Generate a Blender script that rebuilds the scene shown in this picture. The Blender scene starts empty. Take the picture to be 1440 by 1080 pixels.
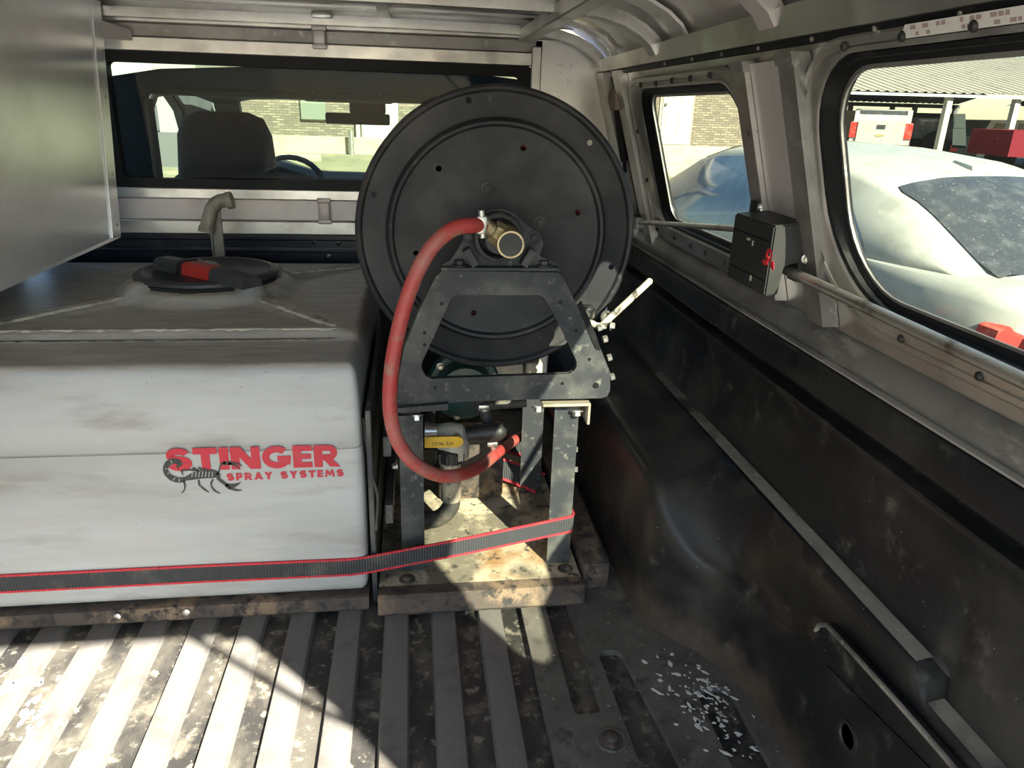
import bpy, bmesh, math, random
from mathutils import Vector, Matrix
random.seed(7)
scn = bpy.context.scene
COL = scn.collection
V = Vector
# ------------------------------------------------------------------ camera, world, sun, exposure
F = 1036.0
RX = V((0.9913156, -0.12811619, 0.02965858))      # world components of camera right
RD = V((-0.01712897, -0.3494078, -0.93681417))    # ... of camera down
RF = V((0.13038401, 0.92817047, -0.3485679))      # ... of camera forward
CAM = V((0, 0, 0.9))
cd = bpy.data.cameras.new('camera'); cam = bpy.data.objects.new('camera', cd); COL.objects.link(cam)
cd.sensor_width = 36; cd.lens = 36 * F / 1440; cd.clip_start = 0.02; cd.clip_end = 400
m = Matrix((RX, -RD, -RF)).transposed().to_4x4(); m.translation = CAM
cam.matrix_world = m
scn.camera = cam
SUN = V((-1.0, 2.35, -1.69)).normalized()          # direction the light travels
wd = bpy.data.worlds.new('sky'); scn.world = wd; wd.use_nodes = True
nt = wd.node_tree; bg = nt.nodes['Background']
sky = nt.nodes.new('ShaderNodeTexSky'); sky.sky_type = 'NISHITA'; sky.sun_disc = False
sky.sun_elevation = math.asin(-SUN.z); sky.sun_rotation = math.atan2(-SUN.x, -SUN.y)
sky.air_density = 1.0; sky.dust_density = 0.3; sky.ozone_density = 1.5
nt.links.new(sky.outputs[0], bg.inputs[0]); bg.inputs[1].default_value = 0.30
ld = bpy.data.lights.new('sun', 'SUN'); ld.energy = 30.0; ld.angle = 0.0095; ld.color = (1.0, 0.95, 0.83)
lo = bpy.data.objects.new('sun', ld); COL.objects.link(lo); lo.rotation_euler = SUN.to_track_quat('-Z', 'Y').to_euler()
lo.location = (4, -6, 8)
scn.view_settings.view_transform = 'Standard'; scn.view_settings.look = 'None'
scn.view_settings.exposure = 0.87; scn.view_settings.gamma = 1.0; scn.view_settings.use_curve_mapping = False
scn.cycles.max_bounces = 14; scn.cycles.transparent_max_bounces = 16; scn.cycles.diffuse_bounces = 6; scn.cycles.glossy_bounces = 6
scn.cycles.use_denoising = True; scn.cycles.sample_clamp_indirect = 8

# ------------------------------------------------------------------ measuring helpers (points on real planes)
def ray(u, v):
    return RX * ((u - 720) / F) + RD * ((v - 540) / F) + RF
def atY(u, v, y): d = ray(u, v); return CAM + d * ((y - CAM.y) / d.y)
def atZ(u, v, z): d = ray(u, v); return CAM + d * ((z - CAM.z) / d.z)
def atX(u, v, x): d = ray(u, v); return CAM + d * ((x - CAM.x) / d.x)
def xs(z): return 0.5232 + (1.0149 - z) * 0.3026    # the leaning canopy side
def SP(y, z, off=0.0): return V((xs(z) + off, y, z))

# ------------------------------------------------------------------ materials
def mat(name, col, rough=0.5, metal=0.0, layers=(), bump=None, rvar=None, spec=None, wave=None, coat=0.0):
    """layers: (scale, colour, lo, hi, stretch) mixed over the base by noise; bump: (scale, strength)"""
    M = bpy.data.materials.new(name); M.use_nodes = True
    t = M.node_tree; b = t.nodes['Principled BSDF']; L = t.links
    b.inputs['Roughness'].default_value = rough; b.inputs['Metallic'].default_value = metal
    if spec is not None: b.inputs['Specular IOR Level'].default_value = spec
    if coat: b.inputs['Coat Weight'].default_value = coat
    tc = t.nodes.new('ShaderNodeTexCoord')
    def noise(scale, stretch=None, detail=6.0):
        n = t.nodes.new('ShaderNodeTexNoise'); n.inputs['Scale'].default_value = scale; n.inputs['Detail'].default_value = detail
        n.inputs['Roughness'].default_value = 0.62
        if stretch:
            mp = t.nodes.new('ShaderNodeMapping'); mp.inputs['Scale'].default_value = stretch
            L.new(tc.outputs['Object'], mp.inputs[0]); L.new(mp.outputs[0], n.inputs['Vector'])
        else: L.new(tc.outputs['Object'], n.inputs['Vector'])
        return n
    def ramp(src, lo, hi):
        r = t.nodes.new('ShaderNodeMapRange'); r.interpolation_type = 'SMOOTHSTEP'
        r.inputs[1].default_value = lo; r.inputs[2].default_value = hi; L.new(src, r.inputs[0]); return r.outputs[0]
    cur = None
    for ly in layers:
        n = noise(ly[0], ly[4] if len(ly) > 4 else None)
        mx = t.nodes.new('ShaderNodeMix'); mx.data_type = 'RGBA'
        L.new(ramp(n.outputs['Fac'], 0.49 + (ly[2] - 0.5) * 0.78, 0.50 + (ly[3] - 0.5) * 0.82), mx.inputs[0])
        if cur is None: mx.inputs[6].default_value = (*col, 1)
        else: L.new(cur, mx.inputs[6])
        mx.inputs[7].default_value = (*ly[1], 1); cur = mx.outputs[2]
    if cur is None: b.inputs['Base Color'].default_value = (*col, 1)
    else: L.new(cur, b.inputs['Base Color'])
    if rvar:
        n = noise(rvar[0], rvar[3] if len(rvar) > 3 else None)
        r = t.nodes.new('ShaderNodeMapRange'); r.inputs[1].default_value = 0.3; r.inputs[2].default_value = 0.7
        r.inputs[3].default_value = rvar[1]; r.inputs[4].default_value = rvar[2]
        L.new(n.outputs['Fac'], r.inputs[0]); L.new(r.outputs[0], b.inputs['Roughness'])
    if bump:
        n = noise(bump[0], bump[2] if len(bump) > 2 else None); bp = t.nodes.new('ShaderNodeBump'); bp.inputs['Strength'].default_value = bump[1]
        bp.inputs['Distance'].default_value = 0.002
        L.new(n.outputs['Fac'], bp.inputs['Height']); L.new(bp.outputs[0], b.inputs['Normal'])
    if wave:
        w = t.nodes.new('ShaderNodeTexWave'); w.bands_direction = wave[1]; w.inputs['Scale'].default_value = wave[0]
        L.new(tc.outputs['Object'], w.inputs['Vector']); bp = t.nodes.new('ShaderNodeBump'); bp.inputs['Strength'].default_value = wave[2]
        bp.inputs['Distance'].default_value = 0.002
        L.new(w.outputs['Fac'], bp.inputs['Height']); L.new(bp.outputs[0], b.inputs['Normal'])
    M['tree'] = 1
    return M
def topdirt(M, col, lo=0.60, hi=0.84, scale=9.0):
    """settled dirt on upward faces"""
    t = M.node_tree; L = t.links; b = t.nodes['Principled BSDF']
    g = t.nodes.new('ShaderNodeNewGeometry'); s = t.nodes.new('ShaderNodeSeparateXYZ'); L.new(g.outputs['True Normal'], s.inputs[0])
    r = t.nodes.new('ShaderNodeMapRange'); r.interpolation_type = 'SMOOTHSTEP'; r.inputs[1].default_value = lo; r.inputs[2].default_value = hi
    L.new(s.outputs['Z'], r.inputs[0])
    n = t.nodes.new('ShaderNodeTexNoise'); n.inputs['Scale'].default_value = scale; n.inputs['Detail'].default_value = 8
    tc = t.nodes.new('ShaderNodeTexCoord'); mp = t.nodes.new('ShaderNodeMapping'); mp.inputs['Scale'].default_value = (1, 1.6, 1)
    mp.inputs['Rotation'].default_value = (0, 0, 0.6)
    L.new(tc.outputs['Object'], mp.inputs[0]); L.new(mp.outputs[0], n.inputs['Vector'])
    nr = t.nodes.new('ShaderNodeMapRange'); nr.inputs[1].default_value = 0.3; nr.inputs[2].default_value = 0.62; nr.inputs[3].default_value = 0.8; nr.inputs[4].default_value = 1.0
    L.new(n.outputs['Fac'], nr.inputs[0])
    mu = t.nodes.new('ShaderNodeMath'); mu.operation = 'MULTIPLY'; L.new(r.outputs[0], mu.inputs[0]); L.new(nr.outputs[0], mu.inputs[1])
    mx = t.nodes.new('ShaderNodeMix'); mx.data_type = 'RGBA'; L.new(mu.outputs[0], mx.inputs[0])
    src = b.inputs['Base Color']
    if src.is_linked: L.new(src.links[0].from_socket, mx.inputs[6])
    else: mx.inputs[6].default_value = src.default_value
    n2 = t.nodes.new('ShaderNodeTexNoise'); n2.inputs['Scale'].default_value = 30; n2.inputs['Detail'].default_value = 9; n2.inputs['Roughness'].default_value = 0.7
    mp2 = t.nodes.new('ShaderNodeMapping'); mp2.inputs['Scale'].default_value = (0.28, 1.5, 1); mp2.inputs['Rotation'].default_value = (0, 0, -0.35)
    L.new(tc.outputs['Object'], mp2.inputs[0]); L.new(mp2.outputs[0], n2.inputs['Vector'])
    r2 = t.nodes.new('ShaderNodeMapRange'); r2.inputs[1].default_value = 0.35; r2.inputs[2].default_value = 0.68; L.new(n2.outputs['Fac'], r2.inputs[0])
    m2 = t.nodes.new('ShaderNodeMix'); m2.data_type = 'RGBA'; L.new(r2.outputs[0], m2.inputs[0]); m2.inputs[6].default_value = (*[c * 0.62 for c in col], 1); m2.inputs[7].default_value = (*[c * 1.15 for c in col], 1)
    L.new(m2.outputs[2], mx.inputs[7]); L.new(mx.outputs[2], b.inputs['Base Color'])
    return M
def glass(name, tint, dust=0.1, dustcol=(0.75, 0.75, 0.65), speck=0.5, refl=0.08):
    M = bpy.data.materials.new(name); M.use_nodes = True; t = M.node_tree; L = t.links
    for n in list(t.nodes):
        if n.type != 'OUTPUT_MATERIAL': t.nodes.remove(n)
    out = t.nodes['Material Output']
    tr = t.nodes.new('ShaderNodeBsdfTransparent'); tr.inputs[0].default_value = (*tint, 1)
    gl = t.nodes.new('ShaderNodeBsdfGlossy'); gl.inputs['Roughness'].default_value = 0.03
    lw = t.nodes.new('ShaderNodeLayerWeight'); lw.inputs[0].default_value = 0.5
    fr = t.nodes.new('ShaderNodeMath'); fr.operation = 'POWER'; L.new(lw.outputs['Facing'], fr.inputs[0]); fr.inputs[1].default_value = 4.5
    fm = t.nodes.new('ShaderNodeMapRange'); fm.inputs[3].default_value = refl * 0.5; fm.inputs[4].default_value = 0.6; L.new(fr.outputs[0], fm.inputs[0]); fr = fm
    m1 = t.nodes.new('ShaderNodeMixShader'); L.new(fr.outputs[0], m1.inputs[0]); L.new(tr.outputs[0], m1.inputs[1]); L.new(gl.outputs[0], m1.inputs[2])
    df = t.nodes.new('ShaderNodeBsdfDiffuse'); df.inputs[0].default_value = (*dustcol, 1)
    tc = t.nodes.new('ShaderNodeTexCoord')
    n1 = t.nodes.new('ShaderNodeTexNoise'); n1.inputs['Scale'].default_value = 5; n1.inputs['Detail'].default_value = 8; L.new(tc.outputs['Object'], n1.inputs['Vector'])
    r1 = t.nodes.new('ShaderNodeMapRange'); r1.inputs[1].default_value = 0.3; r1.inputs[2].default_value = 0.75; r1.inputs[3].default_value = dust * 0.4; r1.inputs[4].default_value = dust * 1.5
    L.new(n1.outputs['Fac'], r1.inputs[0])
    n2 = t.nodes.new('ShaderNodeTexNoise'); n2.inputs['Scale'].default_value = 190; n2.inputs['Detail'].default_value = 2; L.new(tc.outputs['Object'], n2.inputs['Vector'])
    r2 = t.nodes.new('ShaderNodeMapRange'); r2.inputs[1].default_value = 0.68; r2.inputs[2].default_value = 0.78; r2.inputs[3].default_value = 0; r2.inputs[4].default_value = speck
    L.new(n2.outputs['Fac'], r2.inputs[0])
    ad = t.nodes.new('ShaderNodeMath'); ad.use_clamp = True; L.new(r1.outputs[0], ad.inputs[0]); L.new(r2.outputs[0], ad.inputs[1])
    m2 = t.nodes.new('ShaderNodeMixShader'); L.new(ad.outputs[0], m2.inputs[0]); L.new(m1.outputs[0], m2.inputs[1]); L.new(df.outputs[0], m2.inputs[2])
    L.new(m2.outputs[0], out.inputs[0]); return M

DUST = (0.20, 0.17, 0.13)
ALU = mat('mill_aluminium', (0.62, 0.61, 0.58), 0.36, 0.9, [(5, (0.42, 0.40, 0.36), 0.45, 0.75), (60, (0.72, 0.70, 0.66), 0.6, 0.8, (1, 6, 6))], rvar=(14, 0.26, 0.5))
ALU_SKIN = mat('roof_aluminium', (0.66, 0.645, 0.62), 0.36, 0.7, [(3, (0.50, 0.47, 0.43), 0.4, 0.7)], rvar=(6, 0.25, 0.45))
ALU_PALE = mat('oxidised_aluminium', (0.62, 0.58, 0.57), 0.55, 0.6, [(9, (0.50, 0.45, 0.43), 0.5, 0.75)])
ALU_SHEET = mat('toolbox_sheet', (0.86, 0.87, 0.89), 0.26, 0.45, [(4, (0.76, 0.76, 0.75), 0.4, 0.7), (120, (0.25, 0.22, 0.18), 0.77, 0.82)])
ALU_DARK = mat('weathered_aluminium', (0.34, 0.33, 0.31), 0.5, 0.75, [(7, (0.22, 0.21, 0.20), 0.4, 0.7), (26, (0.5, 0.48, 0.45), 0.62, 0.75, (1, 0.3, 1))])
STRIP = mat('dusty_sill_strip', (0.46, 0.43, 0.38), 0.7, 0.3, [(12, (0.20, 0.19, 0.17), 0.45, 0.7, (1, 0.25, 1)), (30, (0.55, 0.52, 0.46), 0.62, 0.76, (1, 0.3, 1))])
RUBBER = mat('black_rubber', (0.007, 0.008, 0.009), 0.5, 0, [(20, (0.022, 0.022, 0.02), 0.55, 0.8)], spec=0.2)
LINER = mat('bedliner_plastic', (0.012, 0.0125, 0.0135), 0.36, 0, [(4.5, (0.045, 0.042, 0.036), 0.45, 0.72), (16, (0.11, 0.10, 0.085), 0.60, 0.84), (170, (0.5, 0.48, 0.44), 0.755, 0.79)], rvar=(5, 0.24, 0.5), bump=(90, 0.12), spec=0.4)
def lowdirt(M, col, z1):
    t = M.node_tree; L = t.links; b = t.nodes['Principled BSDF']; g = t.nodes.new('ShaderNodeNewGeometry'); sp = t.nodes.new('ShaderNodeSeparateXYZ'); L.new(g.outputs['Position'], sp.inputs[0])
    n = t.nodes.new('ShaderNodeTexNoise'); n.inputs['Scale'].default_value = 14; n.inputs['Detail'].default_value = 9; n.inputs['Roughness'].default_value = 0.7
    L.new(g.outputs['Position'], n.inputs['Vector'])
    r = t.nodes.new('ShaderNodeMapRange'); r.inputs[1].default_value = z1; r.inputs[2].default_value = 0.0; r.inputs[3].default_value = -0.25; r.inputs[4].default_value = 0.45; L.new(sp.outputs['Z'], r.inputs[0])
    ad = t.nodes.new('ShaderNodeMath'); L.new(r.outputs[0], ad.inputs[0]); L.new(n.outputs['Fac'], ad.inputs[1])
    r2 = t.nodes.new('ShaderNodeMapRange'); r2.interpolation_type = 'SMOOTHSTEP'; r2.inputs[1].default_value = 0.55; r2.inputs[2].default_value = 0.95; r2.inputs[4].default_value = 0.8; L.new(ad.outputs[0], r2.inputs[0])
    mx = t.nodes.new('ShaderNodeMix'); mx.data_type = 'RGBA'; L.new(r2.outputs[0], mx.inputs[0]); src = b.inputs['Base Color']; L.new(src.links[0].from_socket, mx.inputs[6]); mx.inputs[7].default_value = (*col, 1); L.new(mx.outputs[2], src)
lowdirt(LINER, (0.10, 0.075, 0.055), 0.16)
NAVY = mat('navy_paint', (0.007, 0.011, 0.022), 0.3, 0, [(8, (0.05, 0.055, 0.06), 0.6, 0.85)], coat=0.5)
NAVY_DUST = mat('dusty_navy_roof', (0.010, 0.016, 0.040), 0.45, 0, [(10, (0.035, 0.042, 0.075), 0.45, 0.8), (140, (0.5, 0.5, 0.5), 0.74, 0.8)])
BLACKP = mat('black_powdercoat', (0.017, 0.018, 0.021), 0.46, 0, [(6, (0.045, 0.043, 0.042), 0.42, 0.7), (40, (0.085, 0.08, 0.072), 0.66, 0.86), (200, (0.2, 0.19, 0.17), 0.76, 0.84)], rvar=(9, 0.4, 0.6), spec=0.3)
BLACKF = mat('dusty_black_frame', (0.030, 0.033, 0.037), 0.55, 0, [(9, (0.085, 0.088, 0.078), 0.42, 0.70), (55, (0.17, 0.17, 0.145), 0.60, 0.82), (150, (0.40, 0.38, 0.33), 0.74, 0.84)], spec=0.3)
STEEL = mat('zinc_steel', (0.55, 0.54, 0.50), 0.35, 0.9, [(30, (0.25, 0.22, 0.18), 0.5, 0.75)])
WORN = mat('worn_painted_rod', (0.55, 0.52, 0.42), 0.6, 0.2, [(60, (0.10, 0.09, 0.07), 0.54, 0.6)])
BRASS = mat('dull_brass', (0.42, 0.34, 0.20), 0.45, 0.8, [(40, (0.2, 0.16, 0.1), 0.5, 0.7)])
SKID = mat('rusty_skid_plate', (0.17, 0.15, 0.11), 0.8, 0.1, [(9, (0.50, 0.43, 0.30), 0.42, 0.62), (5, (0.30, 0.17, 0.07), 0.56, 0.72), (45, (0.05, 0.045, 0.04), 0.58, 0.7)], bump=(50, 0.4))
SKIDR = mat('rust_edge', (0.07, 0.055, 0.045), 0.85, 0.1, [(12, (0.2, 0.14, 0.09), 0.5, 0.7), (40, (0.03, 0.027, 0.025), 0.5, 0.65)], bump=(60, 0.4))
FLOORD = mat('dirty_valley', (0.022, 0.021, 0.020), 0.6, 0, [(8, (0.075, 0.068, 0.056), 0.42, 0.66, (1, 0.5, 1)), (20, (0.115, 0.103, 0.082), 0.52, 0.72), (45, (0.20, 0.18, 0.14), 0.58, 0.72), (130, (0.30, 0.28, 0.24), 0.7, 0.8)], bump=(60, 0.3))
RIB = mat('worn_rib_paint', (0.130, 0.122, 0.112), 0.75, 0, [(14, (0.095, 0.088, 0.080), 0.5, 0.75), (130, (0.20, 0.19, 0.175), 0.62, 0.75), (5, (0.075, 0.066, 0.056), 0.62, 0.75)], bump=(120, 0.25))
PANEL = mat('worn_floor_pan', (0.092, 0.084, 0.072), 0.8, 0, [(7, (0.14, 0.128, 0.108), 0.42, 0.66), (22, (0.05, 0.046, 0.04), 0.52, 0.7), (110, (0.28, 0.26, 0.22), 0.66, 0.76)], bump=(80, 0.3))
TANK = topdirt(mat('white_tank_plastic', (0.375, 0.39, 0.395), 0.42, 0, [(3, (0.31, 0.32, 0.315), 0.4, 0.7, (0.4, 1, 2.4)), (9, (0.26, 0.255, 0.24), 0.50, 0.76, (0.4, 1, 1.6)), (22, (0.36, 0.355, 0.34), 0.5, 0.75, (0.3, 1, 2)), (80, (0.2, 0.18, 0.15), 0.72, 0.8)]), (0.46, 0.42, 0.36), scale=13)
TANK.node_tree.nodes['Principled BSDF'].inputs['Subsurface Weight'].default_value = 0.0
CRUST = mat('dirty_tank_ridge', (0.50, 0.47, 0.39), 0.7, 0, [(30, (0.24, 0.22, 0.18), 0.45, 0.65)])
LID = mat('black_lid_plastic', (0.042, 0.044, 0.050), 0.42, 0, [(8, (0.085, 0.082, 0.08), 0.45, 0.75)])
REDP = mat('red_latch_plastic', (0.45, 0.035, 0.03), 0.4, 0, [(15, (0.25, 0.04, 0.03), 0.5, 0.8)])
REDHOSE = mat('dusty_red_hose', (0.36, 0.04, 0.036), 0.55, 0, [(8, (0.32, 0.12, 0.10), 0.45, 0.7), (26, (0.28, 0.14, 0.10), 0.55, 0.75)])
REDINK = mat('red_print', (0.42, 0.010, 0.028), 0.55, 0, [(18, (0.40, 0.03, 0.045), 0.5, 0.8)])
BLACKINK = mat('black_print', (0.018, 0.018, 0.017), 0.5, 0, [(60, (0.06, 0.06, 0.06), 0.6, 0.8)])
YELLOW = mat('yellow_vinyl_grip', (0.75, 0.45, 0.02), 0.45, 0, [(30, (0.55, 0.33, 0.04), 0.55, 0.75)])
WEB = mat('black_webbing', (0.040, 0.042, 0.046), 0.85, 0, [(14, (0.085, 0.083, 0.078), 0.5, 0.75)], wave=(62, 'X', 0.9))
WEBR = mat('red_webbing_edge', (0.55, 0.03, 0.045), 0.7, 0, [(30, (0.40, 0.06, 0.06), 0.5, 0.75)], wave=(62, 'X', 0.8))
GREENP = mat('green_pump_paint', (0.01, 0.055, 0.05), 0.4, 0, [(12, (0.03, 0.05, 0.045), 0.5, 0.7)])
GREYHOSE = mat('grey_rubber_hose', (0.045, 0.043, 0.038), 0.65, 0, [(25, (0.10, 0.09, 0.07), 0.5, 0.75)])
BLACKPL = mat('matte_black_plastic', (0.016, 0.016, 0.016), 0.5, 0, [(10, (0.035, 0.033, 0.03), 0.45, 0.75)])
PALEPL = mat('dusty_pale_plastic', (0.40, 0.38, 0.31), 0.6, 0, [(20, (0.22, 0.2, 0.16), 0.5, 0.75)])
GREYPVC = mat('grimy_grey_pvc', (0.27, 0.26, 0.22), 0.55, 0, [(18, (0.15, 0.14, 0.11), 0.5, 0.7)])
WHITEST = mat('white_sticker', (0.62, 0.60, 0.57), 0.5, 0, [(20, (0.5, 0.42, 0.38), 0.6, 0.8)])
GLASS_SIDE = glass('tinted_dusty_glass', (0.30, 0.315, 0.275), 0.015, (0.7, 0.72, 0.6), 0.3)
GLASS_CAB = glass('tinted_cab_glass', (0.27, 0.31, 0.27), 0.03, (0.25, 0.42, 0.6), 0.15, 0.015)
WSH = glass('windscreen_glass', (0.85, 0.92, 0.88), 0.02, speck=0.1)
SEAT = mat('dark_seat_cloth', (0.020, 0.024, 0.024), 0.9, 0, [(20, (0.032, 0.036, 0.034), 0.5, 0.7)])
TRIMG = mat('grey_cab_trim', (0.13, 0.155, 0.15), 0.8, 0, [(8, (0.10, 0.12, 0.115), 0.5, 0.7)])
DASH = mat('dark_dashboard', (0.03, 0.034, 0.036), 0.6)
CARW = mat('white_car_paint', (0.40, 0.415, 0.365), 0.34, 0, [(6, (0.35, 0.36, 0.31), 0.45, 0.7)], coat=0.3)
CARGL = mat('dark_car_glass', (0.045, 0.052, 0.06), 0.25, 0, [(9, (0.085, 0.095, 0.10), 0.45, 0.75), (60, (0.22, 0.235, 0.23), 0.62, 0.8)], coat=0.3, spec=0.3)
CARGLB = mat('blue_tinted_car_glass', (0.09, 0.16, 0.24), 0.1, 0, [(5, (0.17, 0.26, 0.33), 0.45, 0.7)], coat=0.7)
TAIL = mat('red_tail_lens', (0.45, 0.03, 0.02), 0.3, 0, [(15, (0.6, 0.12, 0.08), 0.5, 0.7)], coat=0.5)
TYRE = mat('tyre_rubber', (0.02, 0.02, 0.02), 0.8)
CARRED = mat('dark_red_paint', (0.14, 0.010, 0.018), 0.7, 0, spec=0.15)
CARDARK = mat('dark_green_paint', (0.030, 0.038, 0.034), 0.8, spec=0.15)
CARCREAM = mat('cream_van_paint', (0.40, 0.39, 0.32), 0.4)
BRICKM = None
CONC = mat('pale_concrete', (0.40, 0.36, 0.26), 0.85, 0, [(3, (0.32, 0.285, 0.20), 0.45, 0.7)])
DOORP = mat('pale_door_paint', (0.33, 0.36, 0.31), 0.6)
ORANGE = mat('orange_post_paint', (0.50, 0.20, 0.06), 0.6)
ROOFM = mat('cream_metal_roofing', (0.40, 0.38, 0.31), 0.5, 0.1, [(2, (0.34, 0.32, 0.25), 0.5, 0.7)])
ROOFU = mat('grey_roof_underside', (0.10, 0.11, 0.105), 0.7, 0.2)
POSTM = mat('pale_steel_post', (0.40, 0.38, 0.33), 0.6)
TRIM_BLUE = mat('pale_blue_fascia', (0.45, 0.52, 0.50), 0.6)
def ground_mat():
    M = mat('dry_lot_ground', (0.27, 0.25, 0.155), 0.9, 0, [(0.5, (0.19, 0.20, 0.12), 0.42, 0.6), (1.6, (0.33, 0.30, 0.18), 0.5, 0.66), (14, (0.17, 0.16, 0.10), 0.55, 0.75)]); return M
GROUND = mat('grey_lot_surface', (0.105, 0.105, 0.105), 0.9, 0, [(0.7, (0.08, 0.08, 0.08), 0.42, 0.6), (9, (0.14, 0.14, 0.135), 0.5, 0.7)])
VERGE = ground_mat()
def brick_mat():
    M = bpy.data.materials.new('tan_brickwork'); M.use_nodes = True; t = M.node_tree; L = t.links; b = t.nodes['Principled BSDF']
    b.inputs['Roughness'].default_value = 0.9
    tc = t.nodes.new('ShaderNodeTexCoord'); mp = t.nodes.new('ShaderNodeMapping'); mp.inputs['Rotation'].default_value = (math.pi / 2, 0, 0)
    L.new(tc.outputs['Object'], mp.inputs[0])
    br = t.nodes.new('ShaderNodeTexBrick'); br.inputs['Scale'].default_value = 1.0; br.inputs['Brick Width'].default_value = 0.17; br.inputs['Row Height'].default_value = 0.052
    br.inputs['Mortar Size'].default_value = 0.009; br.inputs['Color1'].default_value = (0.25, 0.215, 0.15, 1); br.inputs['Color2'].default_value = (0.13, 0.11, 0.08, 1); br.inputs['Mortar'].default_value = (0.10, 0.09, 0.07, 1)
    L.new(mp.outputs[0], br.inputs['Vector']); L.new(br.outputs['Color'], b.inputs['Base Color']); return M
BRICKM = brick_mat()

# ------------------------------------------------------------------ mesh helpers
class MB:
    def __init__(self): self.bm = bmesh.new()
    def box(self, x0, x1, y0, y1, z0, z1, bev=0.0, seg=2, M=None):
        r = bmesh.ops.create_cube(self.bm, size=1.0)['verts']
        for v in r: v.co = V(((x0 + x1) / 2 + v.co.x * (x1 - x0), (y0 + y1) / 2 + v.co.y * (y1 - y0), (z0 + z1) / 2 + v.co.z * (z1 - z0)))
        if bev > 0:
            es = list({e for v in r for e in v.link_edges})
            o = bmesh.ops.bevel(self.bm, geom=es, offset=bev, segments=seg, profile=0.5, affect='EDGES')
            r = list({v for f in o['faces'] for v in f.verts} | {v for v in r if v.is_valid})
        if M is not None:
            seen = set(); st = [v for v in r if v.is_valid]
            for v in st: v.co = M @ v.co
        return self
    def hexa(self, a, b):
        """solid between two quads"""
        va = [self.bm.verts.new(p) for p in a]; vb = [self.bm.verts.new(p) for p in b]; n = len(va)
        self.bm.faces.new(va[::-1]); self.bm.faces.new(vb)
        for i in range(n): self.bm.faces.new((va[i], va[(i + 1) % n], vb[(i + 1) % n], vb[i]))
        return self
    def loft(self, loops, closed=True, cap0=False, cap1=False):
        rows = [[self.bm.verts.new(p) for p in l] for l in loops]
        for A, B in zip(rows, rows[1:]):
            n = len(A)
            for i in range(n if closed else n - 1):
                j = (i + 1) % n
                try: self.bm.faces.new((A[i], A[j], B[j], B[i]))
                except ValueError: pass
        if cap0: self.bm.faces.new(rows[0][::-1])
        if cap1: self.bm.faces.new(rows[-1])
        return self
    def tube(self, pts, r, seg=12, caps=True):
        pts = [V(p) for p in pts]; n = len(pts); rr = r if isinstance(r, (list, tuple)) else [r] * n
        T = [(pts[min(i + 1, n - 1)] - pts[max(i - 1, 0)]).normalized() for i in range(n)]
        up = V((0, 0, 1)) if abs(T[0].z) < 0.9 else V((1, 0, 0))
        N = (up - T[0] * up.dot(T[0])).normalized(); loops = []
        for i in range(n):
            N = (N - T[i] * N.dot(T[i])).normalized(); B = T[i].cross(N)
            loops.append([pts[i] + (N * math.cos(2 * math.pi * k / seg) + B * math.sin(2 * math.pi * k / seg)) * rr[i] for k in range(seg)])
        return self.loft(loops, True, caps, caps)
    def lathe(self, prof, c, axis, seg=32, cap0=True, cap1=True):
        """prof: (radius, height along axis)"""
        c = V(c); a = V(axis).normalized(); u = V((0, 0, 1)) if abs(a.z) < 0.9 else V((1, 0, 0))
        u = (u - a * u.dot(a)).normalized(); w = a.cross(u)
        loops = [[c + a * h + (u * math.cos(2 * math.pi * k / seg) + w * math.sin(2 * math.pi * k / seg)) * r for k in range(seg)] for r, h in prof]
        return self.loft(loops, True, cap0, cap1)
    def bar(self, pts, side, w, t):
        """rectangular section swept along pts; side = constant width direction"""
        pts = [V(p) for p in pts]; n = len(pts); side = V(side).normalized(); loops = []
        for i in range(n):
            T = (pts[min(i + 1, n - 1)] - pts[max(i - 1, 0)]).normalized(); N = T.cross(side).normalized()
            S = N.cross(T).normalized()
            p = pts[i]; loops.append([p + S * w / 2 + N * t / 2, p - S * w / 2 + N * t / 2, p - S * w / 2 - N * t / 2, p + S * w / 2 - N * t / 2])
        return self.loft(loops, True, True, True)
    def plate(self, outer, holes, th, fmap):
        """2-D outline with holes, thickness th; fmap(a, b, h) -> world"""
        bm2 = bmesh.new(); es = []
        for lp in [outer] + list(holes):
            vs = [bm2.verts.new((a, b, 0)) for a, b in lp]
            for i in range(len(vs)): es.append(bm2.edges.new((vs[i], vs[(i + 1) % len(vs)])))
        bmesh.ops.triangle_fill(bm2, use_beauty=True, use_dissolve=False, edges=es)
        fs = list(bm2.faces); ex = bmesh.ops.extrude_face_region(bm2, geom=fs)
        for g in ex['geom']:
            if isinstance(g, bmesh.types.BMVert): g.co.z = th
        mp = {v: self.bm.verts.new(fmap(v.co.x, v.co.y, v.co.z)) for v in bm2.verts}
        for f in bm2.faces:
            try: self.bm.faces.new([mp[v] for v in f.verts])
            except ValueError: pass
        bm2.free(); return self
    def grid(self, rows):
        return self.loft(rows, closed=False)
    def bolt(self, c, axis, r=0.007, h=0.006, washer=True):
        if washer: self.lathe([(r * 1.55, 0), (r * 1.55, h * 0.25), (r * 1.4, h * 0.32)], c, axis, 16)
        self.lathe([(r, h * 0.2), (r, h), (r * 0.8, h * 1.15)], c, axis, 6)
        return self
    def sphere(self, c, r, s=(1, 1, 1), u=16, v=10):
        rr = bmesh.ops.create_uvsphere(self.bm, u_segments=u, v_segments=v, radius=r)['verts']
        for q in rr: q.co = V((q.co.x * s[0] + c[0], q.co.y * s[1] + c[1], q.co.z * s[2] + c[2]))
        return self
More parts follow.
